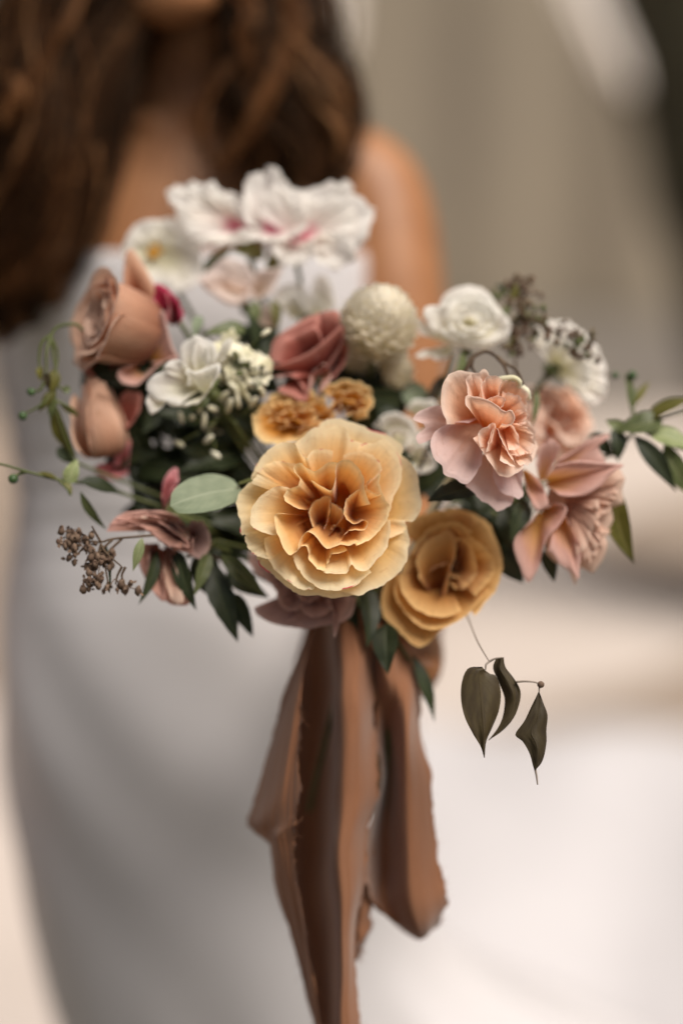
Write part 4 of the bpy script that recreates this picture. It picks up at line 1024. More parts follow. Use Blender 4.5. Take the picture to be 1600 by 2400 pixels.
E = [
    (560, 900, -12, -8, [(470, 850), (482, 740), (492, 630), (508, 578), (545, 578), (600, 650), (662, 760), (704, 860), (706, 990), (650, 980)], dict(bulge=3, lip=2)),
    (650, 1250, -8, 10, [(700, 1120), (722, 1040), (752, 968), (776, 1060), (802, 1180), (842, 1252), (780, 1285), (700, 1300)], dict(mat='dusty_pink', bulge=4)),
    (650, 1280, -8, 11, [(842, 1250), (770, 1292), (660, 1372), (580, 1434), (490, 1404), (486, 1345), (560, 1320)], dict(mat='dusty_pink', bulge=4)),
    (430, 1230, -10, -4, [(255, 1270), (240, 1330), (300, 1362), (380, 1370), (430, 1330)], dict(mat='brick_rose', bulge=2)),
    (470, 1200, -12, -8, [(330, 1260), (360, 1340), (450, 1370), (540, 1340)], dict(mat='brick_rose')),
    (480, 1180, -8, -2, [(178, 1298), (215, 1190), (240, 1080), (300, 1100), (330, 1200), (280, 1260)], dict(mat='pale_dusty', edge=.8, crum=1)),
]
eE = traced('garden_rose', 'dusty tan rose turned sideways with withered lips, at the upper left of the bouquet', (100, 360), .3827, (500, 1080), .80, E, 'tan_rose', seed=13, cat='rose', zc=-12, stem_at=(600, 1290))
bpy.context.view_layer.update()
flower('garden_rose', '', P(100 + 500 * .3827, 360 + 1060 * .3827, .797), D(-.78, .18, .55), .4, cup_rose_layers('tan_rose', k=.98), 1.0, seed=33, into=eE)

Fp = [
    (620, 470, -8, 0, [(690, 150), (740, 130), (800, 160), (790, 240), (760, 300), (700, 330)], dict(mat='brick_rose', bulge=2)),
    (700, 560, -8, 0, [(640, 560), (676, 462), (718, 428), (735, 520), (710, 610)], dict(mat='pink', bulge=2)),
    (680, 540, -10, -3, [(620, 540), (535, 560), (560, 622), (650, 642), (725, 600)], dict(mat='pink', bulge=2)),
    (600, 500, -10, -4, [(640, 460), (690, 380), (730, 400), (720, 480), (660, 530)], dict(mat='brick_rose', bulge=2)),
]
eF = traced('rose_bud', 'half closed tan and pink bud hanging below the sideways dusty tan rose', (0, 860), .4145, (580, 400), .80, Fp, 'tan_rose', seed=14, cat='rose bud', zc=-12, stem_at=(640, 520))
bpy.context.view_layer.update()
flower('rose_bud', '', P(562 * .4145, 860 + 315 * .4145, .797), D(-.16, .95, .18), 2.0, bud_layers('tan_rose', 'tan_rose', k=1.05), 1.0, seed=36, into=eF)

G = [
    (1050, 930, -12, -3, [(610, 910), (650, 850), (720, 815), (800, 810), (880, 815), (970, 830), (1010, 860), (980, 890)], dict(bulge=3)),
    (900, 1020, -12, -5, [(800, 1000), (772, 1100), (820, 1220), (890, 1300), (960, 1342), (1062, 1342), (1082, 1240), (1042, 1150), (1000, 1040)], dict(bulge=3)),
    (1050, 930, -12, -2, [(1080, 870), (1150, 880), (1192, 960), (1172, 1042), (1120, 1092), (1060, 1060)], dict(bulge=3, mat='mauve')),
    (1080, 930, -8, 4, [(608, 930), (640, 888), (750, 880), (850, 910), (930, 980), (1010, 1042), (1082, 1052), (1092, 990)], dict(bulge=4)),
    (1060, 920, -6, 6, [(860, 870), (900, 868), (980, 930), (1062, 1000), (1092, 1050), (1100, 980)], dict(bulge=3)),
    (1040, 900, -6, 6, [(830, 830), (900, 850), (980, 880), (1050, 940)], dict(bulge=3)),
    (1070, 930, -5, 7, [(700, 900), (780, 895), (860, 940), (940, 1000), (1010, 1020), (1070, 1030)], dict(bulge=3, edge=.7)),
    (1060, 910, -5, 5, [(760, 850), (850, 850), (930, 890), (1010, 940), (1070, 980)], dict(bulge=3, edge=.7, mat='pale_dusty')),
    (1060, 920, -8, 1, [(640, 880), (700, 850), (800, 840), (900, 850), (1000, 890)], dict(bulge=3, edge=.7)),
    (930, 1030, -8, 0, [(925, 1150), (940, 1250), (980, 1332), (1042, 1330), (1022, 1220), (980, 1110)], dict(bulge=2, mat='pale_dusty')),
    (860, 1020, -10, 0, [(840, 1060), (830, 1180), (880, 1290), (930, 1320), (920, 1180)], dict(bulge=2)),
]
traced('garden_rose', 'brownish pink rose lying on its side among dark leaves at the lower left', (0, 860), .4145, (930, 1000), .768, G, 'rust_pink', seed=15, cat='rose', zc=-14, stem_at=(1060, 960))

H = [
    (330, 1120, -12, -8, [(180, 1050), (185, 1130), (240, 1190), (330, 1210)]),
    (380, 1180, -12, -6, [(170, 1110), (210, 1170), (290, 1230), (380, 1260)]),
    (480, 1260, -14, -4, [(215, 1350), (240, 1400), (320, 1440), (420, 1452), (520, 1456), (640, 1440), (722, 1400), (752, 1300)]),
    (440, 1270, -12, 0, [(250, 1370), (330, 1320), (400, 1330), (440, 1400), (380, 1430)]),
    (430, 1250, -10, 4, [(338, 1250), (350, 1332), (420, 1372), (482, 1330), (505, 1290)]),
    (520, 1260, -10, 5, [(450, 1320), (470, 1372), (540, 1402), (602, 1370), (622, 1310)]),
    (600, 1270, -10, 3, [(590, 1310), (630, 1380), (636, 1500), (662, 1440), (692, 1360), (720, 1300)]),
    (480, 1240, -8, 7, [(430, 1280), (480, 1320), (540, 1310), (570, 1270)]),
    (320, 1180, -10, 0, [(250, 1160), (290, 1220), (360, 1300), (380, 1250)]),
]
traced('garden_rose', 'muted mauve rose peeping out under the large apricot one, above the ribbon', (500, 820), .4464, (470, 1310), .776, H, 'mauve', seed=16, tilt=(0, .45), cat='rose', zc=-14)

I_ = [
    (760, 860, -12, -4, [(630, 840), (645, 790), (690, 758), (730, 738), (775, 728), (795, 755), (745, 800), (690, 845)], dict(bulge=3)),
    (760, 850, -8, 2, [(735, 770), (752, 735), (792, 732), (797, 770), (770, 805)], dict(bulge=2)),
    (745, 850, -8, 3, [(640, 850), (660, 800), (700, 780), (735, 770), (755, 800), (740, 840)], dict(bulge=3)),
    (770, 870, -8, 6, [(628, 865), (680, 850), (742, 818), (797, 765), (803, 800), (772, 852), (730, 882), (650, 892)], dict(bulge=2)),
    (740, 860, -10, 4, [(640, 885), (690, 888), (722, 932), (700, 940), (650, 915)], dict(bulge=2)),
    (760, 850, -8, 6, [(716, 935), (732, 880), (762, 858), (775, 890), (742, 938)], dict(bulge=2, mat='dusty_pink')),
    (770, 860, -10, 0, [(780, 780), (812, 800), (810, 850), (780, 890)], dict(bulge=2)),
]
traced('garden_rose', 'brick red rose half hidden beside the cream ball flower', (0, 0), 1, (730, 835), .795, I_, 'brick_rose', seed=17, cat='rose', zc=-12)

O_ = [
    (640, 350, -10, -3, [(482, 190), (468, 60), (560, -40), (640, -62), (740, -20), (802, 60), (795, 160), (700, 260)], dict(bulge=3)),
    (780, 320, -10, -2, [(780, 160), (840, 80), (900, -22), (955, -30), (950, 35), (900, 112), (850, 170)], dict(bulge=2)),
    (690, 480, -8, 2, [(470, 602), (560, 604), (640, 572), (720, 490), (790, 400), (850, 260)], dict(bulge=6, lip=3)),
    (700, 480, -8, 5, [(530, 300), (560, 270), (640, 272), (740, 240), (840, 208), (864, 262), (822, 345), (770, 430)], dict(bulge=6)),
    (640, 420, -8, 3, [(345, 230), (330, 280), (250, 312), (188, 400), (200, 480), (270, 542), (340, 562), (420, 602), (482, 592), (545, 500)], dict(bulge=5)),
    (360, 520, -3, 3, [(200, 485), (170, 570), (218, 672), (300, 642), (345, 580)], dict(bulge=2)),
    (640, 380, -8, 4, [(350, 290), (340, 220), (420, 175), (500, 190), (560, 270), (540, 420)], dict(bulge=4)),
    (660, 400, -6, 4, [(600, 180), (620, 40), (680, 10), (740, 40), (760, 130), (740, 230)], dict(bulge=3)),
]
traced('lisianthus', 'white cup shaped flower beside the dusty tan rose, tips flared', (300, 800), .2551, (600, 380), .775, O_, 'white', seed=18, zc=-12, stem_at=(760, 470), sepals=[(700, 470, 830, 330, 3), (720, 500, 560, 610, 3)])

R_ = [
    (780, 560, -14, -10, [(510, 280), (580, 160), (700, 100), (800, 84), (920, 120), (1010, 200), (1070, 300)], dict(bulge=3)),
    (640, 680, -12, -5, [(600, 640), (450, 680), (370, 700), (280, 757), (350, 770), (430, 760), (490, 797), (570, 780)], dict(bulge=1)),
    (640, 620, -12, -4, [(600, 650), (440, 575), (340, 560), (300, 480), (308, 405), (350, 440), (430, 520)], dict(bulge=1)),
    (800, 500, -12, 0, [(580, 640), (700, 692), (800, 717), (900, 712), (1000, 672), (1070, 610)], dict(bulge=5, lip=3)),
    (850, 560, -12, -2, [(1020, 290), (1100, 370), (1165, 450), (1172, 510), (1132, 590), (1040, 630)], dict(bulge=4)),
    (760, 560, -12, 0, [(440, 530), (370, 420), (363, 350), (400, 308), (480, 290), (560, 270), (640, 235)], dict(bulge=4)),
    (800, 560, -10, 2, [(560, 300), (640, 210), (760, 170), (890, 180), (1000, 260), (1060, 380)], dict(bulge=4)),
    (800, 480, -10, 5, [(470, 530), (560, 602), (680, 642), (800, 662), (920, 657), (1040, 622), (1115, 550)], dict(bulge=5, lip=3)),
    (780, 560, -8, 6, [(530, 420), (610, 290), (740, 250), (880, 250), (990, 320), (1040, 440)], dict(bulge=4)),
    (780, 440, -8, 8, [(560, 470), (640, 570), (780, 602), (900, 580), (1000, 490)], dict(bulge=4, lip=2)),
    (780, 540, -6, 9, [(600, 450), (660, 360), (770, 320), (890, 340), (960, 440)], dict(bulge=3)),
    (770, 500, -4, 11, [(660, 470), (700, 400), (790, 380), (870, 420), (890, 490)], dict(bulge=2)),
    (780, 440, -4, 11, [(650, 460), (700, 530), (790, 545), (880, 510), (920, 450)], dict(bulge=2)),
]
traced('ranunculus', 'full white ranunculus to the right of the cream ball flower', (900, 640), .2551, (780, 440), .80, R_, 'white', seed=19, zc=-12, stem_at=(780, 680))

S_ = []
for k, (x0, y0, x1, y1, x2, y2, z) in enumerate([(800, 470, 775, 390, 830, 345, -6), (825, 370, 870, 325, 930, 330, -8), (910, 335, 970, 325, 1030, 375, -8), (1000, 355, 1060, 400, 1100, 450, -6), (1070, 420, 1120, 470, 1150, 540, -4),
                                                 (1130, 500, 1166, 580, 1162, 650, -2), (1150, 610, 1172, 690, 1150, 755, 0), (1160, 700, 1120, 775, 1080, 785, 2), (1110, 770, 1050, 765, 1000, 720, 4), (1030, 740, 985, 705, 965, 650, 6),
                                                 (810, 520, 830, 460, 890, 440, 4), (860, 440, 920, 430, 990, 470, 6), (960, 450, 1030, 500, 1060, 560, 7), (1030, 520, 1080, 600, 1070, 660, 8), (1060, 620, 1060, 700, 1010, 690, 8)]):
    S_.append((900, 592, -8, z, [(x0, y0), ((x0 + x1) / 2 * 1.0, (y0 + y1) / 2), (x1, y1), ((x1 + x2) / 2, (y1 + y2) / 2), (x2, y2)], dict(bulge=3, nu=17, edge=.5, spread=.15)))
traced('scabious', 'white many petalled daisy like flower seen from behind, under the dried sprig', (900, 600), .4464, (960, 580), .815, S_, 'white', seed=20, zc=-8, stem_at=(885, 600), sepals=[(900, 590, 980, 560, 2.2), (900, 590, 930, 660, 2.2), (900, 590, 850, 530, 2.2), (900, 590, 830, 570, 2)])

K2 = [
    (640, 552, -10, -4, [(575, 520), (565, 450), (580, 410), (610, 402), (630, 389), (662, 400), (666, 425), (700, 440), (732, 470), (726, 512), (700, 545)], dict(bulge=2, edge=1.5, crum=1.6, nu=49)),
    (700, 558, -10, -5, [(700, 450), (722, 436), (760, 425), (800, 432), (806, 419), (825, 425), (830, 450), (865, 470), (877, 500), (870, 530), (850, 567), (830, 582), (770, 575)], dict(bulge=2, edge=1.5, crum=1.6, nu=49)),
    (690, 556, -8, 4, [(632, 568), (650, 612), (680, 627), (716, 616), (735, 580)], dict(bulge=3, edge=1.3, crum=1.4, nu=41)),
    (722, 560, -8, 6, [(735, 600), (740, 562), (790, 548), (822, 570), (837, 612), (815, 620), (790, 637), (770, 632), (745, 620)], dict(bulge=4, edge=1.3, crum=1.4, nu=41)),
    (640, 540, -6, 5, [(555, 545), (590, 567), (640, 568), (700, 556), (730, 530)], dict(bulge=3, edge=1.1, crum=1.2, nu=41)),
    (690, 550, -6, 1, [(600, 500), (620, 450), (660, 440), (690, 470), (715, 500), (700, 540)], dict(bulge=2, edge=1.2, crum=1.4, nu=37)),
    (700, 552, -6, 0, [(720, 520), (740, 470), (790, 460), (830, 490), (820, 540), (760, 560)], dict(bulge=2, edge=1.2, crum=1.4, nu=37)),
    (690, 560, -8, 3, [(660, 560), (700, 575), (760, 590), (790, 570)], dict(bulge=2, edge=1.2, crum=1.0)),
]
traced('peony', 'white ruffled blossom with magenta throat at the very top of the bouquet', (0, 0), 1, (690, 540), .83, K2, 'white_pink', seed=21, zc=-10, stem_at=(690, 590))
K1 = [
    (565, 530, -10, -3, [(395, 480), (397, 445), (420, 432), (445, 424), (480, 426), (500, 432), (540, 450), (568, 462), (580, 500)], dict(bulge=3, edge=1.5, crum=1.6, nu=49)),
    (560, 528, -8, 3, [(398, 470), (415, 500), (440, 562), (480, 577), (530, 572), (570, 545)], dict(bulge=4, edge=1.3, crum=1.4, nu=41)),
    (570, 525, -8, 2, [(420, 450), (470, 440), (530, 470), (560, 500)], dict(bulge=3, edge=1.1, crum=1.2, nu=41)),
    (560, 526, -6, 2, [(440, 520), (450, 470), (500, 455), (550, 480)], dict(bulge=2, edge=1.2, crum=1.4, nu=37)),
    (575, 530, -8, 4, [(480, 560), (530, 575), (580, 570), (620, 560)], dict(bulge=2, edge=1.0, crum=1.0)),
]
traced('peony', 'white ruffled blossom with pink throat, left half of the pair at the top', (0, 0), 1, (520, 520), .838, K1, 'white_pink', seed=22, zc=-10, stem_at=(570, 560))

L_ = [
    (362, 592, -4, -2, [(288, 590), (292, 560), (312, 530), (350, 514), (385, 512)], dict(bulge=2)),
    (362, 592, -4, -3, [(370, 512), (405, 510), (440, 530), (452, 565)], dict(bulge=2)),
    (364, 594, -4, 0, [(445, 545), (472, 580), (462, 630), (425, 668)], dict(bulge=2)),
    (362, 596, -4, 2, [(440, 660), (400, 675), (360, 672), (330, 655)], dict(bulge=2)),
    (360, 594, -4, 2, [(345, 668), (305, 640), (288, 605), (290, 575)], dict(bulge=2)),
    (400, 620, -6, 3, [(410, 560), (450, 580), (478, 620), (462, 670), (410, 690)], dict(bulge=3)),
    (365, 590, -3, 1, [(320, 560), (350, 545), (380, 550), (400, 575)], dict(bulge=1)),
]
eL = traced('cosmos', 'white open flower with yellow eye, below the topmost blossoms', (0, 0), 1, (365, 595), .845, L_, 'white', seed=23, zc=-6)
rng = np.random.default_rng(5)
V, F, uv = join([ball_arrays((rng.normal() * .0022, rng.normal() * .0022, .001 + rng.random() * .0015), .0011, 6, 5) for _ in range(26)])
mesh_obj('stamen', V, F, MAT['stamen'], eL, uv)

M_ = [
    (560, 705, -8, -4, [(458, 655), (490, 630), (520, 604), (560, 606), (592, 630), (604, 665)], dict(bulge=2)),
    (590, 690, -8, 2, [(600, 640), (622, 634), (662, 628), (652, 660), (632, 692), (600, 704)], dict(bulge=3)),
    (575, 700, -8, 4, [(466, 660), (500, 640), (540, 652), (585, 672)], dict(bulge=5)),
    (560, 660, -8, 3, [(470, 665), (500, 695), (535, 718), (570, 712), (600, 690)], dict(bulge=5, lip=3)),
]
traced('cup_flower', 'pale blush cup flower in side view, under the topmost white blossoms', (0, 0), 1, (560, 670), .83, M_, 'blush', seed=24, zc=-10, stem_at=(575, 715))
N_ = [
    (695, 745, -8, -2, [(640, 705), (650, 680), (675, 664), (705, 664), (727, 690), (735, 725)], dict(bulge=4)),
    (755, 735, -10, -5, [(725, 710), (734, 655), (755, 640), (776, 665), (790, 715)], dict(bulge=3)),
    (690, 740, -6, 2, [(645, 715), (670, 690), (700, 690), (720, 720)], dict(bulge=3)),
    (735, 740, -8, 0, [(715, 725), (730, 700), (755, 705), (770, 730)], dict(bulge=2)),
    (640, 760, -8, -4, [(590, 775), (585, 740), (610, 715), (645, 720), (650, 760)], dict(bulge=2, mat='blush')),
]
traced('cup_flower', 'small white flower between the blush cup flower and the cream ball', (0, 0), 1, (700, 710), .84, N_, 'white', seed=25, zc=-10)
V_ = [
    (960, 450, -8, -2, [(835, 400), (870, 355), (920, 335), (985, 330), (1052, 370), (1072, 450), (1010, 525), (930, 510)], dict(bulge=2)),
    (1060, 570, -8, 0, [(1018, 550), (1060, 500), (1112, 498), (1152, 560), (1162, 622), (1080, 648), (1035, 610)], dict(bulge=3)),
    (1060, 330, -10, -8, [(1010, 300), (1050, 262), (1110, 255), (1170, 260), (1185, 312), (1110, 345)], dict(bulge=2)),
    (960, 480, -6, 2, [(900, 470), (930, 420), (990, 410), (1030, 450), (1020, 510)], dict(bulge=2)),
    (1010, 500, -8, -2, [(1060, 430), (1110, 420), (1130, 480), (1090, 520)], dict(bulge=2)),
]
traced('stock_flower', 'white soft petalled flower squeezed between the apricot and the peach rose', (500, 820), .4464, (1000, 460), .80, V_, 'white', seed=26, zc=-10)
J1 = [
    (440, 380, -12, -9, [(225, 320), (270, 255), (350, 225), (430, 235), (500, 205), (570, 240), (610, 300)], dict(edge=.9, crum=1.2)),
    (520, 370, -10, -3, [(470, 330), (500, 280), (560, 265), (600, 300), (640, 330), (620, 380)], dict(edge=.9, crum=1.2)),
    (380, 370, -10, -4, [(250, 370), (280, 310), (330, 270), (400, 285), (430, 330)], dict(edge=.9, crum=1.2)),
    (420, 380, -10, -6, [(205, 335), (240, 300), (300, 285), (350, 290), (400, 268), (450, 280), (520, 290), (590, 330)], dict(edge=1)),
    (420, 380, -8, -2, [(240, 350), (290, 320), (340, 345), (380, 315), (430, 335), (470, 300), (530, 320)], dict(edge=1, bulge=1)),
    (420, 370, -8, 2, [(270, 390), (320, 360), (380, 385), (430, 355), (490, 385), (560, 345)], dict(edge=1, bulge=1)),
    (430, 400, -8, 4, [(340, 420), (400, 395), (450, 425), (500, 400), (580, 380)], dict(edge=1)),
    (420, 360, -10, 5, [(200, 340), (212, 420), (250, 478), (330, 495), (420, 485), (520, 435), (590, 385)], dict(edge=.6, lip=2)),
    (560, 400, -8, 4, [(430, 450), (500, 410), (580, 385), (640, 350), (600, 410)], dict(edge=.6)),
]
traced('withered_rose', 'withered amber flower with curled cream rim, behind the large apricot rose', (500, 820), .4464, (430, 390), .785, J1, 'old_amber', seed=27, cat='rose', zc=-12)
J2 = [
    (700, 290, -10, -4, [(570, 210), (600, 170), (680, 158), (760, 168), (822, 200), (838, 270), (812, 342), (750, 375)], dict(edge=1, bulge=2)),
    (700, 290, -8, 1, [(595, 240), (640, 205), (700, 215), (750, 200), (802, 250), (790, 322), (730, 350)], dict(edge=1, bulge=1)),
    (690, 290, -8, 4, [(615, 290), (670, 255), (730, 272), (765, 315), (700, 352)], dict(edge=1)),
    (690, 300, -8, 4, [(555, 340), (600, 310), (660, 268), (650, 330), (590, 375)], dict(edge=.6)),
    (740, 270, -6, 5, [(690, 310), (730, 290), (790, 270), (810, 300), (760, 340)], dict(edge=.6)),
]
traced('withered_rose', 'small crumpled amber flower touching the brick red rose', (500, 820), .4464, (700, 280), .79, J2, 'old_amber', seed=28, cat='rose', zc=-12)
X1 = [
    (402, 757, -6, 2, [(360, 700), (364, 675), (378, 668), (400, 684), (422, 712), (430, 748)], dict(bulge=4)),
    (400, 757, -6, 4, [(362, 700), (370, 735), (384, 750), (400, 720), (392, 690)], dict(bulge=2, mat='pink')),
    (402, 757, -6, 0, [(385, 700), (410, 700), (428, 730), (425, 758)], dict(bulge=4)),
]
traced('rose_bud', 'dark magenta bud squeezed in right of the sideways dusty tan rose', (0, 0), 1, (398, 720), .80, X1, 'magenta', seed=29, cat='rose bud', zc=-6)
X2 = [
    (330, 1545, -4, 1, [(316, 1400), (322, 1290), (370, 1210), (440, 1158), (472, 1200), (466, 1290), (402, 1352), (362, 1440)], dict(bulge=3)),
    (335, 1545, -4, 3, [(330, 1420), (345, 1300), (400, 1220), (420, 1280), (370, 1400)], dict(bulge=2)),
]
traced('rose_bud', 'slim upright pink bud beside the pale round leaf', (300, 800), .2551, (380, 1350), .785, X2, 'pink', seed=30, cat='rose bud', zc=-5, stem_at=(330, 1545))
flower('garden_rose', 'pale peach rose half hidden behind the peach and the dusty pink rose', P(1305, 985, .835), D(.45, .45, .7), .5, rose_layers('peach', R=27, ruf=2), 1.0, seed=31, cat='rose', base=True)


# ------------------------------------------------------------------ ball flowers
def ball_flower(label, px, py, d, r, n, seed):
    rng = np.random.default_rng(seed)
    M = Matrix.Translation(P(px, py, d)) @ frame(D(.12, .8, .45))
    e = empty('ball_dahlia', M, label, 'flower', 'bouquet flowers')
    V, F, uv = ball_arrays((0, 0, 0), r * .86, 20, 14); mesh_obj('core', V, F, MAT['cream'], e, uv)
    s = np.linspace(-1, 1, 7)[None, :]; t = np.linspace(0, 1, 6)[:, None]
    w = .17 * r * 1.9 * np.sqrt(np.clip(1 - (1.75 * t - .75).clip(0, 1) ** 2.2 * .72, 0, 1)) * (.75 + .3 * t)
    X = s * w; Y = t * r * .36 - r * .12; Z = -.45 * np.abs(X) ** 2 / (r * .2) * .35 + r * (.08 + .17 * t ** 1.5) - .10 * r * np.abs(s) ** 2 + .03 * r
    base = np.stack(np.broadcast_arrays(X, Y, Z), -1).reshape(-1, 3)
    buv = np.stack(np.broadcast_arrays(s * .5 + .5, t), -1).reshape(-1, 2)
    proto = None
    for k in range(n):
        z = 1 - 1.86 * (k + .5) / n; ph = k * 2.39996 + rng.normal() * .05
        q = math.sqrt(max(0, 1 - z * z)); nrm = Vector((q * math.cos(ph), q * math.sin(ph), z))
        tip = Vector((0, 0, 1)) - nrm * z
        tip = tip.normalized() if tip.length > .05 else Vector((math.cos(ph), math.sin(ph), 0))
        sd = tip.cross(nrm).normalized()
        mt = Matrix((sd, tip, nrm)).transposed().to_4x4()
        if proto is None:
            o = mesh_obj('floret', base, grid_faces(6, 7), MAT['cream'], e, buv); proto = o.data
        else:
            o = bpy.data.objects.new('floret', proto); COL.objects.link(o); o.parent = e
        k_ = .92 + .16 * rng.random()
        o.matrix_local = Matrix.Translation(nrm * r * .84) @ mt @ Matrix.Rotation(rng.normal() * .10, 4, 'Z') @ Matrix.Rotation(rng.normal() * .08, 4, 'X') @ Matrix.Scale(k_, 4)
    stem_to_gather(e, M, (0, 0, -r * .8), rng)
    return e


ball_flower('round cream ball flower of small overlapping petals, right of the brick red rose', 886, 762, .80, .0205, 150, 41)
ball_flower('small cream ball flower below the big one', 925, 873, .82, .0105, 70, 42)
ball_flower('dull cream ball flower in shade left of the small one', 838, 860, .835, .0125, 70, 43)


# ------------------------------------------------------------------ greenery: pixel lists
def sprig(name, label, cat, stems, leaves, berries=(), group='bouquet greenery', org=(0, 0), sc=1.0, seed=0, stem_mat='stem', r=.0011, berry_mat='berry', join_bouquet=None):
    """stems: [[(x,y,depth)...]], leaves: (x0,y0,d0,x1,y1,d1,half width px,mat,shape,normal(right,up,front)[,opts])"""
    rng = np.random.default_rng(seed)
    tx = lambda x, y, d: P(org[0] + x * sc, org[1] + y * sc, d)
    first = stems[0][0] if stems else leaves[0][:3]
    base = tx(*first); M = Matrix.Translation(base)
    e = empty(name, M, label, cat, group)
    for st in stems:
        V, F, uv = tube_arrays(spline([tx(*p) - base for p in st], 6 * len(st)), np.linspace(r * 1.15, r * .6, 6 * len(st)), 6)
        mesh_obj('stem', V, F, MAT[stem_mat], e, uv)
    if join_bouquet is not None:
        a = tx(*join_bouquet)
        V, F, uv = tube_arrays(spline([a - base, a.lerp(GATHER, .5) + Vector((0, .02, .01)) - base, GATHER - base], 16), r, 6)
        mesh_obj('stem', V, F, MAT[stem_mat], e, uv)
    for lf in leaves:
        x0, y0, d0, x1, y1, d1, w, mat, shape, nr = lf[:10]; op = dict(lf[10]) if len(lf) > 10 else {}
        a = tx(x0, y0, d0) - base; b = tx(x1, y1, d1) - base
        blade(e, 'leaf', a, b, w * sc * d0 / FPX, D(*nr), MAT[mat], rng, shape=shape, **op)
    for (x, y, d, rr) in berries:
        V, F, uv = ball_arrays(tuple(tx(x, y, d) - base), rr * sc * d / FPX, 10, 8, (1, 1, .95)); mesh_obj('berry', V, F, MAT[berry_mat], e, uv)
    return e


FR = (0, .25, 1)
sprig('vine_sprig', 'hooked olive vine with drooping tips and green berries at the far left', 'vine',
      [[(760, 210, .785), (700, 160, .782), (560, 172, .78), (480, 250, .778), (490, 420, .778), (520, 620, .778), (510, 860, .78), (560, 1080, .78), (690, 1420, .785)],
       [(480, 250, .778), (385, 330, .776), (360, 480, .776), (370, 560, .776)], [(470, 270, .778), (430, 420, .774), (430, 620, .774)], [(490, 300, .778), (530, 430, .78), (520, 560, .78)],
       [(510, 860, .78), (620, 910, .78), (720, 1000, .785)], [(430, 640, .776), (370, 760, .775), (300, 770, .775)], [(500, 700, .778), (600, 770, .78)], [(470, 800, .778), (380, 900, .776), (225, 985, .775)]],
      [(370, 540, .776, 380, 680, .776, 40, 'leaf_olive', 'ovate', (.3, .2, 1)), (430, 600, .775, 440, 760, .775, 45, 'leaf_brown', 'ovate', (-.3, .2, 1)), (510, 560, .778, 470, 800, .776, 55, 'leaf_olive', 'lance', (.4, .2, 1)),
       (500, 760, .778, 350, 960, .776, 55, 'leaf_olive', 'ovate', (.2, .5, 1)), (510, 820, .778, 450, 1040, .778, 50, 'leaf_mid', 'lance', (-.5, .2, 1)), (500, 880, .78, 690, 1410, .785, 75, 'leaf_olive', 'lance', (-.5, .3, 1)),
       (560, 900, .78, 740, 1010, .785, 35, 'leaf_olive', 'lance', FR), (300, 760, .775, 250, 790, .775, 30, 'leaf_mid', 'round', FR), (580, 760, .78, 650, 760, .78, 40, 'leaf_mid', 'round', FR), (520, 1300, .785, 720, 1440, .79, 60, 'leaf_dark', 'ovate', FR)],
      [(212, 1000, .775, 44), (290, 780, .775, 40)], org=(0, 720), sc=.2551, seed=51, r=.0009, join_bouquet=(690, 1420, .79))
sprig('tendril_sprig', 'thin grey green tendril reaching off the left edge, one dark berry below it', 'vine',
      [[(1100, 1700, .79), (800, 1620, .775), (540, 1585, .768), (250, 1510, .762), (0, 1440, .758), (-200, 1420, .756)], [(540, 1585, .768), (620, 1670, .766), (650, 1730, .766)], [(250, 1510, .762), (180, 1530, .762), (125, 1570, .76)]],
      [(350, 1520, .765, 570, 1580, .768, 36, 'leaf_olive', 'lance', (0, .8, .6)), (620, 1620, .768, 715, 1390, .768, 85, 'leaf_light', 'ovate', (.5, .3, 1)), (720, 1600, .77, 1150, 1690, .785, 95, 'leaf_dark', 'lance', (0, .6, .8)),
       (600, 1600, .768, 665, 1730, .766, 40, 'leaf_olive', 'ovate', (.6, .3, .8)), (740, 1690, .768, 960, 2060, .77, 48, 'leaf_mid', 'lance', (-.6, .3, .8))],
      [(122, 1578, .76, 48)], org=(0, 720), sc=.2551, seed=52, r=.0010, join_bouquet=(1100, 1700, .79))

# round pale leaf
sprig('silver_leaf', 'round pale sage leaf left of the large apricot rose', 'leaf', [[(1420, 640, .772), (1350, 660, .762)]],
      [(1365, 690, .765, 965, 775, .75, 118, 'leaf_pale', 'round', (.1, .55, 1), dict(fold=.08, bend=.04, wave=.05))], org=(0, 860), sc=.4145, seed=53, join_bouquet=(1420, 640, .775))

# dark rose leaves lower left
sprig('rose_leaf_sprig', 'dark green rose leaves drooping under the sideways brownish pink rose', 'leaves', [[(1220, 980, .785), (1150, 1050, .78), (1050, 1080, .775)]],
      [(1000, 1040, .772, 1095, 1375, .765, 62, 'leaf_dark', 'ovate', (-.4, .3, 1), dict(serr=.12)), (1180, 1050, .772, 1105, 1290, .762, 44, 'leaf_mid', 'ovate', (.5, .3, 1), dict(serr=.1)),
       (1250, 1060, .77, 1500, 1290, .764, 52, 'leaf_mid', 'lance', (-.3, .5, 1), dict(bend=.2)), (1190, 1120, .78, 1350, 1545, .77, 85, 'leaf_dark', 'ovate', (.2, .2, 1), dict(serr=.12)),
       (1320, 1280, .785, 1420, 1530, .78, 60, 'leaf_dark', 'ovate', (-.4, .2, 1), dict(serr=.1)), (1120, 1060, .785, 1230, 1330, .785, 100, 'leaf_dark', 'ovate', FR, dict(serr=.1)),
       (890, 1030, .772, 800, 1345, .762, 36, 'leaf_dark', 'lance', (.6, .2, .8)), (1280, 1160, .79, 1520, 1300, .785, 60, 'leaf_dark', 'ovate', FR)],
      org=(0, 860), sc=.4145, seed=54, r=.0013, join_bouquet=(1220, 980, .79))

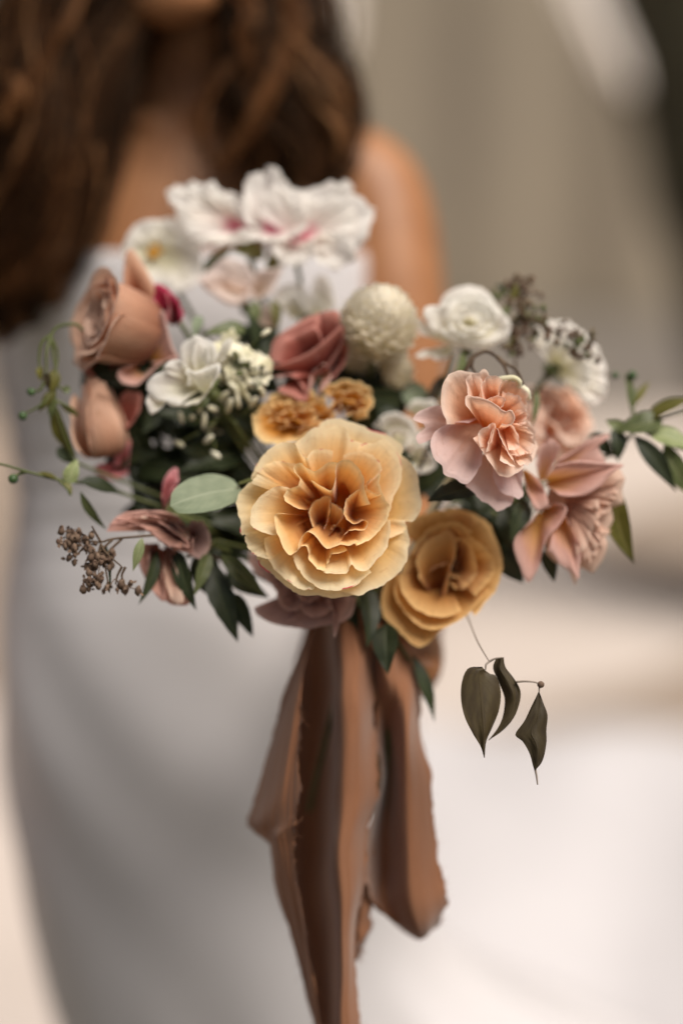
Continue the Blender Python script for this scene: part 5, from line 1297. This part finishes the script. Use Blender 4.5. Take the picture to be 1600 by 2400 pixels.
# right sprig
sprig('leaf_sprig', 'fresh green leaf sprig sticking out past the right edge', 'leaves',
      [[(1380, 1080, .80), (1440, 1060, .797), (1490, 1010, .795), (1540, 985, .793), (1620, 960, .79)], [(1490, 1010, .795), (1478, 940, .80), (1480, 880, .803)], [(1500, 1005, .795), (1560, 1040, .79), (1620, 1060, .79)]],
      [(1552, 985, .79, 1436, 1005, .79, 32, 'leaf_mid', 'ovate', (.1, .7, 1)), (1510, 990, .793, 1625, 925, .785, 20, 'leaf_olive', 'lance', (0, .8, .8)), (1520, 1015, .79, 1640, 1050, .785, 32, 'leaf_light', 'ovate', (0, .7, .8)),
       (1485, 1022, .79, 1585, 1150, .782, 24, 'leaf_dark', 'lance', (-.4, .4, 1)), (1555, 1040, .79, 1630, 1170, .785, 24, 'leaf_mid', 'lance', (-.4, .4, 1)), (1440, 1005, .793, 1448, 1080, .79, 20, 'leaf_dark', 'ovate', FR),
       (1480, 960, .80, 1468, 870, .803, 15, 'leaf_mid', 'ovate', (.5, .2, 1)), (1482, 950, .80, 1520, 890, .805, 12, 'leaf_olive', 'ovate', (-.5, .3, 1)), (1460, 1010, .795, 1420, 985, .795, 16, 'leaf_mid', 'ovate', FR)],
      [(1480, 880, .803, 12), (1440, 880, .805, 9)], seed=55, r=.0011, join_bouquet=(1380, 1080, .805))
sprig('drooping_leaf', 'long olive leaf hanging from the dusty pink rose at the right', 'leaf', [[(1400, 1130, .79), (1450, 1150, .788)]],
      [(1440, 1135, .787, 1484, 1322, .778, 30, 'leaf_olive', 'lance', (-.5, .2, 1), dict(bend=.05))], seed=56, join_bouquet=(1400, 1130, .80))
sprig('rose_leaf_sprig', 'dark rose leaves between the peach rose, amber rose and dusty pink rose', 'leaves', [[(1130, 1190, .79), (1200, 1230, .788), (1260, 1280, .785)]],
      [(1112, 1145, .762, 1003, 1166, .752, 33, 'leaf_dark', 'ovate', (0, .7, .9), dict(serr=.14)), (1230, 1170, .778, 1200, 1270, .77, 26, 'leaf_dark', 'ovate', (.3, .2, 1), dict(serr=.12)), (1180, 1190, .79, 1215, 1310, .785, 34, 'leaf_dark', 'ovate', FR, dict(serr=.12)),
       (1275, 1290, .788, 1300, 1362, .78, 22, 'leaf_dark', 'ovate', (.2, .2, 1)), (1170, 1290, .79, 1225, 1365, .785, 34, 'leaf_dark', 'ovate', FR), (1120, 1150, .79, 1190, 1220, .79, 40, 'leaf_dark', 'ovate', FR), (1380, 1020, .80, 1445, 1070, .80, 22, 'leaf_dark', 'ovate', FR)],
      seed=57, r=.0013, join_bouquet=(1130, 1190, .79))
sprig('rose_leaf_sprig', 'dark leaf pair poking down between the amber rose and the ribbon loop', 'leaves', [[(900, 1440, .79), (930, 1500, .785), (960, 1550, .79)]],
      [(905, 1462, .778, 905, 1575, .765, 36, 'leaf_dark', 'ovate', (-.3, .3, 1)), (965, 1535, .79, 1025, 1690, .785, 17, 'leaf_dark', 'lance', (.4, .2, 1)), (850, 1370, .785, 868, 1512, .768, 30, 'leaf_dark', 'ovate', (.5, .3, 1)), (800, 1380, .79, 835, 1490, .776, 30, 'leaf_dark', 'ovate', (-.3, .3, 1))], seed=58, r=.0012, join_bouquet=(900, 1440, .795))  # last two leaves added to stand in for shade over the ribbon top
# hanging brown leaves
org7, s7 = (500, 1400), .574
hang = sprig('hanging_leaf_sprig', 'three dark brown heart shaped leaves hanging on a thin twig below the amber rose', 'leaves',
      [[(985, -60, .80), (1020, 40, .782), (1045, 100, .765), (1080, 185, .748), (1125, 262, .738)], [(1125, 262, .738), (1150, 250, .737), (1180, 246, .736)], [(1235, 345, .737), (1280, 343, .736), (1325, 352, .736), (1328, 390, .736)], [(1125, 262, .738), (1112, 275, .737), (1110, 295, .737)], [(1310, 690, .733), (1318, 730, .733), (1322, 765, .733)]],
      [],
      [(1335, 356, .736, 15)], org=org7, sc=s7, seed=59, stem_mat='grey_twig', r=.0006, berry_mat='seed', join_bouquet=(985, -60, .80))
hb = Vector(hang.location); hr = np.random.default_rng(4)
q = lambda d, *p: [(x, y, d + (y - 280) * -.00001) for x, y in p]
outline_leaf(hang, 'leaf', q(.736, (1095, 283), (1040, 290), (1014, 345), (1010, 420), (1025, 490), (1060, 560), (1090, 610), (1104, 655)), q(.739, (1112, 300), (1128, 312), (1150, 320), (1172, 380), (1165, 460), (1140, 530), (1112, 590), (1106, 655)), MAT['leaf_brown'], hr, hb, s7, org7)
outline_leaf(hang, 'leaf', q(.742, (1150, 252), (1140, 290), (1160, 340), (1185, 400), (1188, 440), (1178, 490), (1155, 540), (1122, 582)), q(.739, (1184, 243), (1192, 285), (1222, 325), (1250, 375), (1250, 425), (1225, 490), (1180, 545), (1122, 583)), MAT['leaf_brown'], hr, hb, s7, org7)
outline_leaf(hang, 'leaf', q(.735, (1325, 388), (1300, 440), (1270, 500), (1230, 558), (1262, 590), (1290, 640), (1304, 690), (1311, 705)), q(.737, (1330, 390), (1345, 430), (1362, 480), (1358, 540), (1360, 590), (1352, 640), (1335, 680), (1313, 706)), MAT['leaf_brown'], hr, hb, s7, org7)
sprig('green_leaf_sprig', 'olive and red tinged leaf under the topmost blossoms', 'leaves', [[(600, 640, .85), (590, 600, .84)]],
      [(620, 600, .842, 545, 585, .835, 26, 'leaf_olive', 'ovate', (0, .3, 1)), (470, 640, .85, 545, 575, .845, 16, 'leaf_mid', 'lance', FR), (660, 590, .85, 620, 640, .845, 24, 'leaf_olive', 'ovate', FR)], seed=60, join_bouquet=(600, 640, .85))
sprig('green_leaf_sprig', 'small green leaves above the white cup flower', 'leaves', [[(520, 800, .80), (540, 760, .80)]],
      [(575, 770, .80, 480, 775, .79, 26, 'leaf_mid', 'ovate', (.1, .6, 1)), (470, 740, .80, 455, 790, .795, 15, 'leaf_pale', 'ovate', FR), (600, 700, .83, 590, 780, .825, 15, 'leaf_mid', 'lance', FR), (640, 700, .83, 650, 770, .825, 13, 'leaf_olive', 'lance', FR)], seed=61, join_bouquet=(520, 800, .81))
sprig('green_leaf_sprig', 'narrow leaves at the stem of the white ranunculus', 'leaves', [[(1040, 900, .81), (1060, 830, .80)]],
      [(1085, 820, .80, 1062, 905, .795, 11, 'leaf_mid', 'lance', FR), (1258, 915, .79, 1250, 1000, .785, 9, 'leaf_mid', 'lance', (.4, .2, 1)), (950, 900, .82, 1000, 960, .815, 30, 'leaf_pale', 'round', FR), (1040, 880, .815, 990, 960, .81, 16, 'leaf_brown', 'ovate', FR), (930, 960, .81, 870, 990, .805, 20, 'leaf_dark', 'ovate', FR)], seed=62, join_bouquet=(1040, 900, .815))

# dark interior leaves that fill the bouquet between the flowers
frng = random.Random(9)
fills = [('dense dark leaves in the gap between the white cup flower and the large apricot rose', [(470, 1010), (520, 960), (560, 1030), (430, 1000), (500, 1080), (450, 1090), (540, 1110), (580, 980), (400, 960), (380, 1100), (600, 900), (560, 870), (440, 950), (480, 940), (520, 1030)]),
         ('dark leaves behind the brownish pink rose and the pale round leaf', [(340, 1120), (300, 1080), (360, 1170), (420, 1130), (490, 1250), (530, 1300), (570, 1240), (460, 1220), (280, 1010)]),
         ('dark leaves between the dusty tan rose and its hanging bud', [(270, 900), (310, 920), (330, 980), (350, 880), (290, 860), (380, 930), (300, 870), (330, 860), (310, 990), (290, 1040), (360, 900), (250, 860)]),
         ('dark leaves behind the brick red rose and the cream ball', [(620, 850), (600, 800), (830, 930), (880, 930), (860, 980), (590, 900), (690, 900)]),
         ('dark leaves behind the peach rose and the amber rose', [(1010, 1120), (1100, 1200), (1180, 1180), (980, 1080), (1150, 1250), (880, 1420), (850, 1440), (1240, 1250)])]
for fi, (lab, pts) in enumerate(fills):
    lv = []
    for (x, y) in [(x + frng.uniform(-22, 22) * k, y + frng.uniform(-22, 22) * k) for k in (0, 1, 1.6) for (x, y) in pts]:
        a = frng.random() * 6.28; Lp = 50 + 38 * frng.random(); d = .803 + .03 * frng.random()
        lv.append((x - math.cos(a) * Lp, y - math.sin(a) * Lp, d + .012, x + math.cos(a) * Lp, y + math.sin(a) * Lp, d - .008, 26 + 14 * frng.random(), 'leaf_dark', 'ovate', (frng.uniform(-.6, .6), frng.uniform(-.1, .7), 1), dict(serr=.1)))
    sprig('foliage_sprig', lab, 'leaves', [[(pts[0][0], pts[0][1], .83), (pts[1][0], pts[1][1], .825), (pts[2][0], pts[2][1], .825)]], lv, seed=70 + fi, r=.0013, join_bouquet=(pts[0][0], pts[0][1], .83))


# ------------------------------------------------------------------ dried clusters
def seed_cluster(name, label, org, sc, stems, blobs, seed, stem_mat='twig', leaf=(), lumps=9, r0=.0016, mats=('seed',), spread=.0045, jb=None):
    rng = np.random.default_rng(seed)
    tx = lambda x, y, d: P(org[0] + x * sc, org[1] + y * sc, d)
    base = tx(*stems[0][0]); e = empty(name, Matrix.Translation(base), label, 'dried flower', 'bouquet greenery')
    for st in stems:
        V, F, uv = tube_arrays(spline([tx(*p) - base for p in st], 6 * len(st)), np.linspace(.0008, .0004, 6 * len(st)), 5)
        mesh_obj('stem', V, F, MAT[stem_mat], e, uv)
    if jb:
        a = tx(*jb); V, F, uv = tube_arrays(spline([a - base, a.lerp(GATHER, .5) + Vector((0, .02, 0)) - base, GATHER - base], 14), .0009, 5); mesh_obj('stem', V, F, MAT[stem_mat], e, uv)
    for bi, (x, y, d, k) in enumerate(blobs):
        c = np.array(tx(x, y, d) - base); parts = []
        for _ in range(int(lumps * k) + 1):
            off = rng.normal(size=3) * spread * k ** .5 * np.array([1, .8, .7])
            parts.append(ball_arrays(c + off, r0 * (.6 + .7 * rng.random()), 7, 6, (1, 1, 1 + .5 * rng.random()), .5, rng))
            if rng.random() < .6:
                parts.append(tube_arrays(np.array([c + off, c + off * .5 + np.array([0, 0, .001]), c + np.array([0, 0, .003])]), .00025, 4))
            for _b in range(2):                       # papery bracts
                t0 = rng.normal(size=3); t0 /= np.linalg.norm(t0); t1 = np.cross(t0, rng.normal(size=3)); t1 /= np.linalg.norm(t1); L = r0 * (1.1 + rng.random())
                q = c + off + t0 * r0 * .6
                parts.append((np.array([q, q + t0 * L * .5 + t1 * L * .35, q + t0 * L, q + t0 * L * .5 - t1 * L * .35]), [(0, 1, 2, 3)], np.full((4, 2), .5)))
        V, F, uv = join(parts); mesh_obj('seed_head', V, F, MAT[mats[bi % len(mats)]], e, uv)
    rg = np.random.default_rng(seed + 1)
    for lf in leaf:
        x0, y0, d0, x1, y1, d1, w, mat = lf
        blade(e, 'leaf', tx(x0, y0, d0) - base, tx(x1, y1, d1) - base, w * sc * d0 / FPX, D(.2, .3, 1), MAT[mat], rg, shape='lance')
    return e


seed_cluster('dried_umbel', 'brown dried seed cluster jutting out at the lower left', (0, 860), .4145,
             [[(900, 950, .765), (800, 958, .755), (640, 972, .75), (570, 990, .748), (470, 985, .748), (410, 1000, .748)], [(640, 972, .75), (570, 1040, .747), (530, 1095, .746)], [(570, 1010, .748), (540, 1130, .746), (550, 1220, .746)],
              [(690, 970, .752), (600, 1080, .747), (620, 1270, .745)], [(690, 1130, .746), (665, 1180, .746), (655, 1230, .746)], [(710, 1130, .746), (690, 1180, .746), (705, 1225, .746)], [(570, 990, .748), (520, 900, .747)], [(570, 1000, .748), (600, 1050, .746), (690, 1130, .746)], [(500, 990, .748), (430, 1070, .747)]],
             [(395, 1005, .748, 1), (440, 1000, .747, 1.1), (415, 960, .75, .8), (515, 990, .748, .3), (430, 1082, .747, .5), (500, 1110, .746, 1.1), (545, 1085, .745, 1.1), (570, 1120, .746, .8), (520, 1200, .746, .35), (555, 1235, .745, .7), (650, 1230, .746, .8), (705, 1235, .746, .4), (590, 1075, .747, .5)],
             81, leaf=[(805, 965, .752, 752, 1155, .748, 27, 'leaf_light'), (600, 1000, .75, 625, 1285, .746, 9, 'leaf_dark')], jb=(900, 950, .77))
seed_cluster('dried_sprig', 'brown and green dried sprig rising behind the white ranunculus, bending over the daisy like flower', (900, 600), .4464,
             [[(690, 620, .80), (690, 480, .80), (720, 330, .805), (680, 200, .81), (640, 120, .81)], [(720, 330, .805), (800, 350, .80), (900, 400, .797), (1060, 500, .795)], [(700, 250, .808), (760, 170, .81)], [(690, 450, .80), (660, 510, .798)]],
             [(640, 140, .81, .7), (690, 165, .808, 1), (740, 150, .812, .8), (620, 200, .81, .6), (690, 240, .807, 1), (750, 230, .81, .8), (720, 300, .806, 1), (760, 320, .806, 1), (680, 350, .804, .7), (740, 400, .802, 1), (700, 450, .801, .9), (770, 400, .803, .7), (660, 510, .8, .5), (720, 480, .8, .5), (830, 350, .8, .5), (810, 290, .803, .5), (880, 420, .797, .7), (900, 390, .797, .6), (980, 400, .796, .4), (1000, 470, .795, .8), (1040, 440, .795, .8), (1060, 510, .794, .6), (990, 500, .795, .4)],
             82, lumps=7, r0=.0015, mats=('seed_pink', 'seed', 'seed_pink', 'stem'), spread=.0042,
             leaf=[(680, 230, .807, 690, 130, .806, 24, 'leaf_olive'), (620, 180, .81, 590, 140, .812, 16, 'leaf_dark'), (650, 260, .806, 620, 330, .806, 18, 'leaf_mid'), (690, 420, .802, 650, 480, .8, 16, 'leaf_olive'), (730, 250, .807, 780, 260, .81, 16, 'leaf_brown'), (680, 500, .8, 650, 530, .8, 14, 'leaf_mid'), (760, 430, .802, 800, 450, .8, 14, 'leaf_olive')], jb=(690, 620, .80))

# dark looped tendril and pale curl over the peach rose
sprig('tendril', 'dark thin stem arching over the peach rose', 'stem', [[(740, 910, .765), (765, 860, .765), (810, 780, .766), (930, 720, .768), (1040, 775, .768), (1130, 840, .766), (1220, 900, .764), (1285, 1045, .762)], [(1040, 775, .768), (1100, 850, .765), (1140, 955, .764)], [(810, 780, .766), (800, 860, .766), (840, 920, .766)]],
      [(740, 900, .766, 700, 700, .785, 26, 'leaf_mid', 'lance', FR)], org=(900, 640), sc=.2551, seed=63, stem_mat='twig', r=.0011, join_bouquet=(740, 910, .77))
sprig('pale_curl', 'pale cream curled tendril on the upper edge of the peach rose', 'tendril', [[(990, 1010, .752), (1050, 985, .748), (1120, 970, .746), (1190, 965, .745), (1240, 1000, .745), (1235, 1055, .747)], [(1270, 1060, .752), (1310, 1090, .75), (1330, 1160, .752)], [(1060, 990, .748), (1030, 1010, .747), (1000, 1030, .748)]],
      [], org=(900, 640), sc=.2551, seed=64, stem_mat='floret', r=.0019, join_bouquet=(1270, 1060, .757))


# ------------------------------------------------------------------ jasmine
def jasmine():
    rng = np.random.default_rng(91)
    org, sc = (300, 800), .2551
    tx = lambda x, y, d: P(org[0] + x * sc, org[1] + y * sc, d)
    base = tx(850, 700, .80); e = empty('jasmine_sprig', Matrix.Translation(base), 'tiny cream flowers and buds between the white cup flower and brick red rose', 'flower', 'bouquet flowers')
    hub = [(850, 700, .80), (900, 450, .792), (960, 200, .788), (1150, 250, .788), (1000, 760, .79), (750, 780, .792)]

    def st(a, b, r=.0006):
        V, F, uv = tube_arrays(spline([tx(*a) - base, tx((a[0] + b[0]) / 2 + 8, (a[1] + b[1]) / 2 - 12, (a[2] + b[2]) / 2) - base, tx(*b) - base], 8), r, 5)
        mesh_obj('stem', V, F, MAT['stem'], e, uv)
    for a, b in ((0, 1), (1, 2), (1, 3), (0, 4), (0, 5)): st(hub[a], hub[b], .0009)
    buds = [(900, 250, .786), (960, 330, .784), (1080, 320, .784), (1210, 430, .782), (1150, 560, .784), (930, 590, .786), (590, 700, .79), (490, 700, .79), (700, 730, .79), (805, 1040, .792), (1060, 450, .784), (1000, 480, .786), (470, 940, .794), (740, 900, .79), (1120, 400, .786), (860, 330, .788), (910, 180, .788), (1240, 480, .784), (950, 400, .784), (880, 500, .788), (1010, 560, .786), (780, 620, .79), (660, 620, .79), (1100, 520, .788)]
    for i, b in enumerate(buds):
        h = min(hub, key=lambda q: (q[0] - b[0]) ** 2 + (q[1] - b[1]) ** 2)
        st((b[0] * .35 + h[0] * .65, b[1] * .35 + h[1] * .65, h[2]), b, .0005)
        ax = D(rng.normal() * .35, .35 + .9 * rng.random() * (1 if i % 3 else -1), .5)
        Mq = np.array(frame(ax).to_3x3())
        V, F, uv = ball_arrays((0, 0, 0), .0013 + .0005 * rng.random(), 8, 8, (1, 1, 2.4 + 1.2 * rng.random()))
        V = V @ Mq.T + np.array(tx(*b) - base)
        mesh_obj('bud', V, F, MAT['floret'], e, uv)
    for _ in range(26):
        q = hub[rng.integers(0, 4)]; b = (q[0] + rng.normal() * 120, q[1] + rng.normal() * 130, q[2] + rng.normal() * .006)
        st((b[0] * .4 + q[0] * .6, b[1] * .4 + q[1] * .6, q[2]), b, .0004)
        Mq = np.array(frame(D(rng.normal(), rng.normal(), .5)).to_3x3())
        V, F, uv = ball_arrays((0, 0, 0), .0009 + .0006 * rng.random(), 7, 7, (1, 1, 2.2 + 1.5 * rng.random()))
        mesh_obj('bud', V @ Mq.T + np.array(tx(*b) - base), F, MAT['floret' if rng.random() < .6 else 'stem'], e, uv)
    stars = [(1090, 120, .784), (870, 40, .79), (1230, 330, .786), (1000, 380, .786), (975, 60, .784), (1165, 175, .782), (1290, 220, .784), (1020, 95, .786), (900, 120, .788), (1220, 160, .786), (940, -30, .79), (1040, 250, .786), (1140, 330, .786), (960, 270, .786)]
    for b in stars:
        h = min(hub, key=lambda q: (q[0] - b[0]) ** 2 + (q[1] - b[1]) ** 2); st(h, b, .0006)
        Mq = np.array(frame(D(rng.normal() * .6, .4 + rng.normal() * .4, .8)).to_3x3()); parts = []
        for k in range(5):
            a = k * 1.2566 + rng.random() * .3; c_, s_ = math.cos(a), math.sin(a)
            t = np.linspace(0, 1, 5)[:, None]; s = np.linspace(-1, 1, 4)[None, :]
            w = .0021 * np.sin(np.pi * (t * .85 + .1)); x = t * .0058; y = s * w; z = .0012 * t - .0020 * t * t + 0 * s
            x = x + 0 * s
            parts.append((np.stack([x * c_ - y * s_, x * s_ + y * c_, z], -1).reshape(-1, 3), grid_faces(5, 4).tolist(), np.stack(np.broadcast_arrays(s * .5 + .5, t), -1).reshape(-1, 2)))
        parts.append(tube_arrays(np.array([[0, 0, 0], [0, 0, -.004], [0, 0, -.009]]), [.0014, .0008, .0008], 6))
        V, F, uv = join(parts); V = V @ Mq.T + np.array(tx(*b) - base)
        mesh_obj('floret', V, F, MAT['floret'], e, uv)
    V, F, uv = tube_arrays(spline([Vector((0, 0, 0)), (GATHER - base) * .5 + Vector((0, .02, 0)), GATHER - base], 14), .0011, 6); mesh_obj('stem', V, F, MAT['stem'], e, uv)


jasmine()
